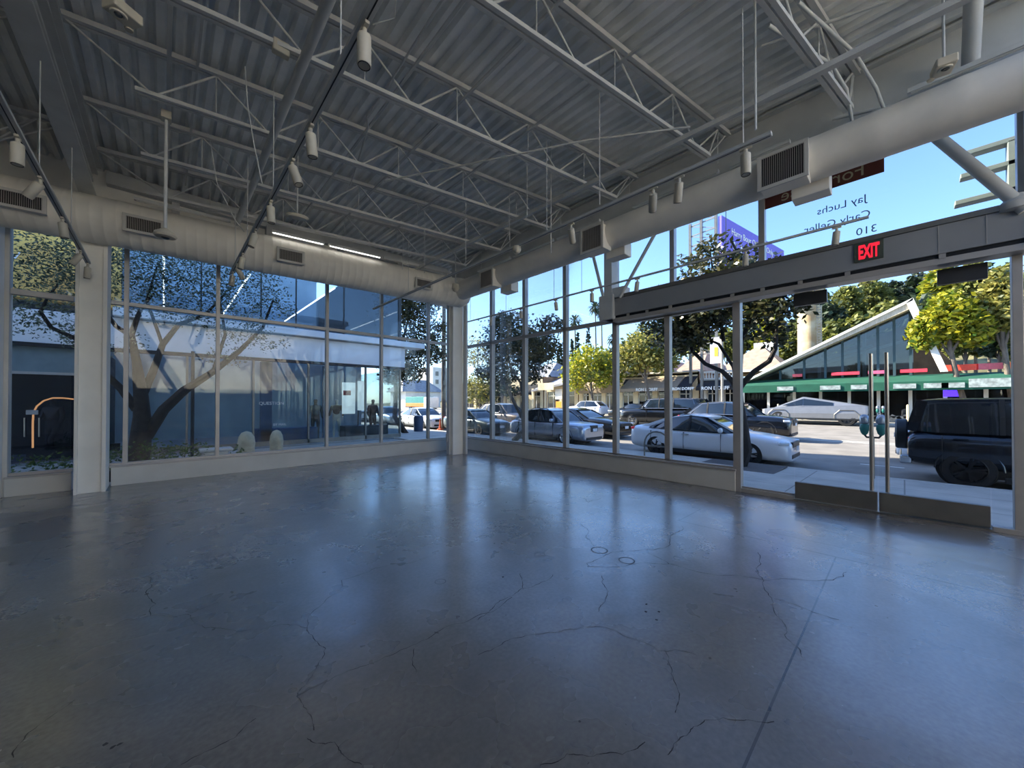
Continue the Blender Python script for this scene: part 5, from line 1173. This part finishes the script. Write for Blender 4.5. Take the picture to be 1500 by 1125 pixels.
    for s_ in (1,-1): sl_.box((X(wb0+wr*1.2),s_*(W/2-.06),.18),(X(wb1-wr*1.2),s_*(W/2-.005),.30))
    sl_.build('side_sill',sillm or m_trim,r,bev=.01)
    hd_=MB()
    for s_ in (1,-1):
        for f in (.48,.78 if gh[3]-gh[2]>0 else .7): hd_.box((X(xbf+(xbr-xbf)*f)-.11,s_*(W/2-.035),zb-.14),(X(xbf+(xbr-xbf)*f)+.11,s_*(W/2+.01),zb-.11))
    hd_.build('door_handle',m_chrome if trimwin else paint,r,bev=.006)
    sm=MB()
    for s_ in (1,-1):
        for f in (.14,.50,.86):
            x=X(xbf+(xbr-xbf)*f); sm.box((x-.004,s_*(W/2-.06),.32),(x+.004,s_*(W/2-.001),zb-.06))
    sm.build('door_gap',m_black,r)
    for s_ in (1,-1):
        mi=MB(); c_=V((X(xbf+.42),s_*(W/2+.07),zb+.06)); mi.lathe([(.02,-.11),(.075,-.08),(.085,0),(.075,.08),(.02,.11)],14,Matrix.Translation(c_)@Matrix.Rotation(PI/2,4,'X')@Matrix.Scale(.7,4,(1,0,0))); mi.bar(c_,c_+V((0,-s_*.16,-.05)),.05,.03); mi.build('mirror',paint,r,True)
    nz=st_[0][1]; hz=hlz or nz+.02; fz=st_[1][2]
    for s_ in (1,-1):
        xn=X(st_[1][0]); hl=MB(); hl.obox((X(.22),s_*fz*.80,hz),(.13,.17,.05),Matrix.Rotation(-s_*.55,3,'Z')); hl.build('headlight',m_hl,r,bev=.03)
        tz=tlz or st_[-2][1]-.10; tl=MB(); tl.obox((X(L-.15),s_*(st_[-2][2]*.76),tz),(.07,.15,.045),Matrix.Rotation(s_*.6,3,'Z')); tl.build('tail_light',m_tl,r,bev=.02)
    if grille:
        gr=MB(); gk=grille if grille is not True else 1; gr.box((X(.0)-.06,-st_[0][2]*.72/gk,hz-.13*gk),(X(.0)+.012,st_[0][2]*.72/gk,hz+.03)); gr.box((X(0)-.06,-st_[0][2]*.85,.24),(X(0)+.012,st_[0][2]*.85,.36)); gr.build('grille',m_trim,r,bev=.02)
    if plate:
        pl_=MB(); pl_.box((X(-.045),-.16,hz-.23),(X(-.03),.16,hz-.10)); pl_.build('licence_plate',m_plate,r)
    if clad:
        cm=MB()
        for wx in (wb0,wb1):
            for s_ in (1,-1): cm.path([(X(wx)+math.cos(t)*wr*1.2,s_*(W/2-.03),wr+math.sin(t)*wr*1.2) for t in [PI*k_/12 for k_ in range(13)]],.018,6)
        cm.build('wheel_arch_trim',clad,r,True)
    if rails:
        rm=MB()
        for s_ in (1,-1): rm.path([(T_[1][0],s_*ht*.9,T_[1][2]+.02),(T_[1][0]-.15,s_*ht*.9,T_[1][2]+.07),(T_[3][0]+.15,s_*ht*.88,T_[3][2]+.07),(T_[3][0],s_*ht*.88,T_[3][2]+.02)],.018,8)
        rm.build('roof_rail',m_chrome if rails==2 else m_trim,r,True)
    ri=rimm or m_chrome
    for wx in (wb0,wb1):
        for s_ in (1,-1): wheel(r,X(wx),s_*(W/2-.015),wr,.22,ri,s_,nsp)
    return r
# profiles : stations (x, ztop, halfwidth, zbottom)
def sedan(L,W,h=0): k=L/4.9; hw=W/2; return [(0,.64+h,hw*.70,.16),(.06*k,.73+h,hw*.89,.13),(.45*k,.82+h,hw*.97,.13),(1.1*k,.91+h,hw,.16),(1.6*k,.94+h,hw,.16),(2.6*k,.95+h,hw,.16),(3.6*k,.98+h,hw,.16),(4.3*k,1.02+h,hw*.98,.18),(4.78*k,1.01+h,hw*.92,.22),(L,.90+h,hw*.78,.28)]
def suvp(L,W,h=0): k=L/4.9; hw=W/2; return [(0,.88+h,hw*.76,.20),(.06*k,.98+h,hw*.93,.18),(.4*k,1.04+h,hw*.99,.20),(1.1*k,1.09+h,hw,.24),(2.5*k,1.10+h,hw,.24),(3.8*k,1.12+h,hw,.24),(4.5*k,1.12+h,hw*.98,.28),(4.84*k,1.08+h,hw*.94,.26),(L,.95+h,hw*.84,.30)]
RF,RB=-PI/2,PI/2
m_pw=paintm('white_car_paint',srgb(222,226,232),.05); m_ps=paintm('silver_car_paint',srgb(168,172,182),.7); m_pk=paintm('black_car_paint',srgb(8,9,12),0,.2); m_pbk=paintm('blue_black_paint',srgb(14,18,26),.1,.2); m_pg=paintm('grey_brown_paint',srgb(108,100,96),.6); m_pt=paintm('teal_grey_paint',srgb(54,70,78),.6); m_pn=paintm('navy_paint',srgb(7,14,26),.1,.2)
m_dkrim=M('dark_rim',srgb(46,48,52),.4,.5)
def at(x,yc,d=0): return (x,yc,zr(x)+d)
car('white sedan parked at the near kerb behind the bike rack',4.88,1.84,sedan(4.88,1.84),(1.30,2.15,3.35,4.45,.92,1.36,1.425,1.34),.98,3.83,.335,m_pw,at(13.52,4.62),RF,m_dkrim,pil=(.46,),trimwin=m_trim,hlz=.68)
car('silver crossover with a spindle grille parked before the slender magnolia',4.5,1.84,suvp(4.5,1.84,-.12),(1.15,1.85,3.35,4.2,.98,1.46,1.53,1.47),.92,3.56,.35,m_ps,at(13.5,11.4),RF,m_chrome,pil=(.46,.8),clad=m_trim,rails=1,hlz=.82,grille=1.9)
car('dark teal-grey sedan parked behind the corner column',4.7,1.82,sedan(4.7,1.82),(1.25,2.05,3.3,4.3,.92,1.34,1.41,1.34),.95,3.7,.33,m_pt,at(13.5,17.5),RF,m_dkrim,pil=(.46,))
car('white sedan parked farther back, seen past the neighbouring shop',4.8,1.85,sedan(4.8,1.85),(1.25,2.05,3.3,4.4,.92,1.36,1.43,1.36),.95,3.8,.34,m_pw,at(13.5,23.6),RF,m_dkrim,pil=(.46,))
car('pale silver sedan parked beyond the farther white sedan',4.8,1.85,sedan(4.8,1.85),(1.25,2.05,3.3,4.4,.92,1.36,1.43,1.36),.95,3.8,.34,m_ps,at(13.6,29.6),RF,m_dkrim,pil=(.46,))
car('white crossover parked near the straight trunked street tree',4.6,1.85,suvp(4.6,1.85),(1.2,1.85,3.7,4.35,1.08,1.58,1.65,1.58),.92,3.6,.35,m_pw,at(13.4,36),RF,m_dkrim,pil=(.46,.8))
car('black muscle coupe driving in the second lane',5.0,1.92,sedan(5.0,1.92,.06),(1.65,2.5,3.5,4.4,.98,1.38,1.45,1.38),.98,3.93,.36,m_pk,at(16.6,11.9),RF,m_chrome,pil=(),nsp=7)
car('grey-brown crossover with chrome window trim driving in the second lane',4.7,1.86,suvp(4.7,1.86),(1.2,1.85,3.7,4.4,1.08,1.60,1.68,1.60),.92,3.6,.36,m_pg,at(16.8,18.6),RF,m_dkrim,pil=(.42,.72),trimwin=m_chrome,rails=1)
car('dark blue-black luxury crossover in the middle of the street',4.93,2.0,suvp(4.93,2.0,.02),(1.3,2.0,3.9,4.6,1.12,1.66,1.74,1.66),.95,3.92,.38,m_pbk,at(20.8,5.85),RF,m_dkrim,pil=(.40,.72),trimwin=m_chrome,clad=m_trim,hlz=.90,grille=1.6)
car('long black full-size utility vehicle facing left',5.7,2.05,suvp(5.7,2.05,.12),(1.5,2.05,5.2,5.55,1.25,1.84,1.92,1.86),1.05,4.4,.42,m_pk,at(24.5,11.05),RB,m_chrome,pil=(.33,.62),trimwin=m_chrome,tum=.88,nsp=6)
car('black coupe parked across the street beside the utility vehicle',4.7,1.85,sedan(4.7,1.85),(1.5,2.2,3.2,4.1,.92,1.3,1.36,1.3),.95,3.7,.34,m_pk,at(32.9,17.9),RB,m_dkrim,pil=())
car('small white crossover parked across the street under the yellow-green tree',4.4,1.8,suvp(4.4,1.8),(1.15,1.7,3.6,4.2,1.05,1.55,1.62,1.55),.88,3.5,.34,m_pw,at(32.9,23.2),RB,m_dkrim,pil=(.45,))
car('silver utility vehicle passing behind the dark off-roader',4.95,1.95,suvp(4.95,1.95,.04),(1.35,1.95,4.1,4.7,1.14,1.70,1.80,1.72),.95,3.9,.38,m_pw,at(16.9,-2.3),RB,m_dkrim,pil=(.40,.72),rails=2)
# dark off-roader with spare wheel
dr_=car('dark navy boxy off-roader with a covered spare wheel, parked at the right',4.75,1.98,[(0,1.0,.78,.42),(.06,1.10,.93,.40),(.4,1.16,.98,.38),(1.3,1.20,.99,.36),(3,1.20,.99,.36),(4.3,1.20,.99,.38),(4.66,1.18,.97,.42),(4.75,1.05,.93,.48)],(1.35,1.8,4.5,4.68,1.18,1.84,1.93,1.90),.92,3.85,.40,m_pn,at(13.6,-2.42),RF,M('gloss_black_rim',srgb(14,14,16),.45,.3),pil=(.36,.68),clad=m_pn,tum=.90,sub=1,grille=True,tlz=1.0)
MB().lathe([(.02,0),(.34,.0),(.37,.03),(.37,.19),(.34,.22),(.02,.23)],34,Matrix.Translation((-4.75/2+.02,.0,1.07))@Matrix.Rotation(-PI/2,4,'Y')).build('spare_wheel_cover',m_trim,dr_,True)
MB().box((-2.5,-.9,.42),(-2.3,.9,.62)).build('rear_bumper',m_chrome,dr_,bev=.04)
MB().box((-.2,-.99,1.04),(2.2,-.985,1.07)).build('body_crease',m_pn,dr_)
# stainless wedge truck
ct=thing('wedge_truck','angular bare-metal pickup truck parked across the street','truck',at(33.0,4.35),RB); Lt=5.6
m_ss=M('stainless_panel',srgb(138,140,144),.42,.55,var=.04)
X=lambda x:Lt/2-x
sec=[(0,.98,.92,.80,.42),(.12,1.05,.98,.95,.40),(1.2,1.22,.99,.99,.36),(2.55,1.26,1.0,.99,.36),(4.4,1.28,1.0,.99,.36),(5.5,1.30,1.0,.98,.44),(5.6,1.25,.99,.92,.5)]
b=MB(); rings=[[(X(x),-w*0,zb),(X(x),wb,zb),(X(x),w_,zm_*.62),(X(x),w_*.93,zm_),(X(x),0,zm_+.02),(X(x),-w_*.93,zm_),(X(x),-w_,zm_*.62),(X(x),-wb,zb)] for x,zm_,w_,wb,zb in sec]
n=8; fs=[]
for i in range(len(rings)-1):
    for k in range(n): fs.append((i*n+k,i*n+(k+1)%n,(i+1)*n+(k+1)%n,(i+1)*n+k))
fs+= [tuple(range(n)),tuple((len(rings)-1)*n+k for k in range(n))[::-1]]
b.add([p for q in rings for p in q],fs); bo=b.build('body',m_ss,ct)
cut=MB()
for wx in (.98,4.62): cut.prism([(-.56,-.1),(-.56,.35),(-.32,.62),(.32,.62),(.56,.35),(.56,-.1)],lambda u,v,w,wx=wx:(X(wx)+u,w,.36+v),-1.2,1.2)
c_=cut.build('cut',m_black); md=bo.modifiers.new('b','BOOLEAN'); md.object=c_; md.operation='DIFFERENCE'; me=evalmesh(bo); bo.modifiers.clear(); bo.data=me; me.materials.clear(); me.materials.append(m_ss); bpy.data.objects.remove(c_)
ap=2.35
prof=[(.75,1.17),(ap,1.90),(5.45,1.32)]
b=MB(); b.add([(X(.75),.88,1.16),(X(ap),.66,1.90),(X(5.45),.90,1.31),(X(.75),-.88,1.16),(X(ap),-.66,1.90),(X(5.45),-.90,1.31),(X(ap),.95,1.24),(X(ap),-.95,1.24)],[(0,6,1),(6,2,1),(3,4,7),(7,4,5),(0,1,4,3),(1,2,5,4),(0,3,7,6),(6,7,5,2)]); b.build('cabin_shell',m_ss,ct)
b=MB()
for s_ in (1,-1):
    q=lambda x,z:(X(x),s_*(.955-(z-1.24)/.66*.29+.012),z)
    b.add([q(1.2,1.30),q(ap,1.77),q(ap,1.30)],[(0,1,2)]); b.add([q(ap+.03,1.30),q(ap+.03,1.78),q(3.95,1.50),q(3.95,1.31)],[(0,1,2,3)])
b.add([(X(.80),.84,1.20),(X(ap-.05),.63,1.895),(X(ap-.05),-.63,1.895),(X(.80),-.84,1.20)],[(0,1,2,3)]); b.build('window_glass',m_tint,ct,fix=False)
for wx in (.98,4.62):
    for s_ in (1,-1):
        wheel(ct,X(wx),s_*.99,.44,.26,m_dkrim,s_,6)
        MB().path([(X(wx)+u,s_*1.0,.36+v) for u,v in [(-.60,0.1),(-.60,.37),(-.34,.65),(.34,.65),(.60,.37),(.60,0.1)]],.028,6).build('wheel_arch_trim',m_steel,ct)
MB().box((X(5.62),-.95,.5),(X(5.5),.95,.78)).build('rear_bumper',m_trim,ct)
MB().box((X(.03),-.9,1.0),(X(-.02),.9,1.03)).build('light_bar',m_hl,ct)
MB().box((X(5.2),-1.0,.36),(X(1.6),1.0,.46)).build('side_sill',m_trim,ct)

for o_ in bpy.data.objects:
    if o_.get('label','').startswith('white sedan parked at the near kerb'):
        for s_ in (1,-1): MB().obox((4.88/2-.20,s_*.70,.625),(.13,.012,.02),Matrix.Rotation(-s_*.55,3,'Z')).build('running_light',M('amber_light',srgb(255,150,60),.3,emis=(1,.35,.08),es=1.5),o_)
w=bpy.data.worlds.new('world'); SC.world=w; w.use_nodes=True; nt=w.node_tree; N=nt.nodes; L=nt.links
bg=N['Background']; sky=N.new('ShaderNodeTexSky'); sky.sky_type='NISHITA'; sky.sun_disc=False
SUNH=math.radians(-17); SUNE=math.radians(30)
sky.sun_elevation=SUNE; sky.sun_rotation=SUNH; sky.altitude=100; sky.air_density=1.0; sky.dust_density=.6; sky.ozone_density=1.5
tn=N.new('ShaderNodeMix'); tn.data_type='RGBA'; tn.blend_type='MULTIPLY'; tn.inputs[0].default_value=1; tn.inputs[7].default_value=(.74,.88,1.12,1); L.new(sky.outputs[0],tn.inputs[6]); L.new(tn.outputs[2],bg.inputs[0]); bg.inputs[1].default_value=.23
s=bpy.data.lights.new('sun','SUN'); s.energy=9.5; s.angle=.009; s.color=(1,.9,.74); so=bpy.data.objects.new('sun',s); COL.objects.link(so)
d=Vector((math.sin(SUNH)*math.cos(SUNE),math.cos(SUNH)*math.cos(SUNE),math.sin(SUNE))); so.rotation_euler=d.to_track_quat('Z','Y').to_euler()
SC.view_settings.view_transform='Standard'; SC.view_settings.look='None'; SC.view_settings.gamma=1; SC.view_settings.exposure=.95
try: SC.view_settings.use_curve_mapping=False
except Exception: pass
SC.cycles.max_bounces=10; SC.cycles.diffuse_bounces=4; SC.cycles.glossy_bounces=4; SC.cycles.transparent_max_bounces=24; SC.cycles.caustics_reflective=False; SC.cycles.caustics_refractive=False
SC.cycles.use_denoising=True; SC.cycles.sample_clamp_indirect=6
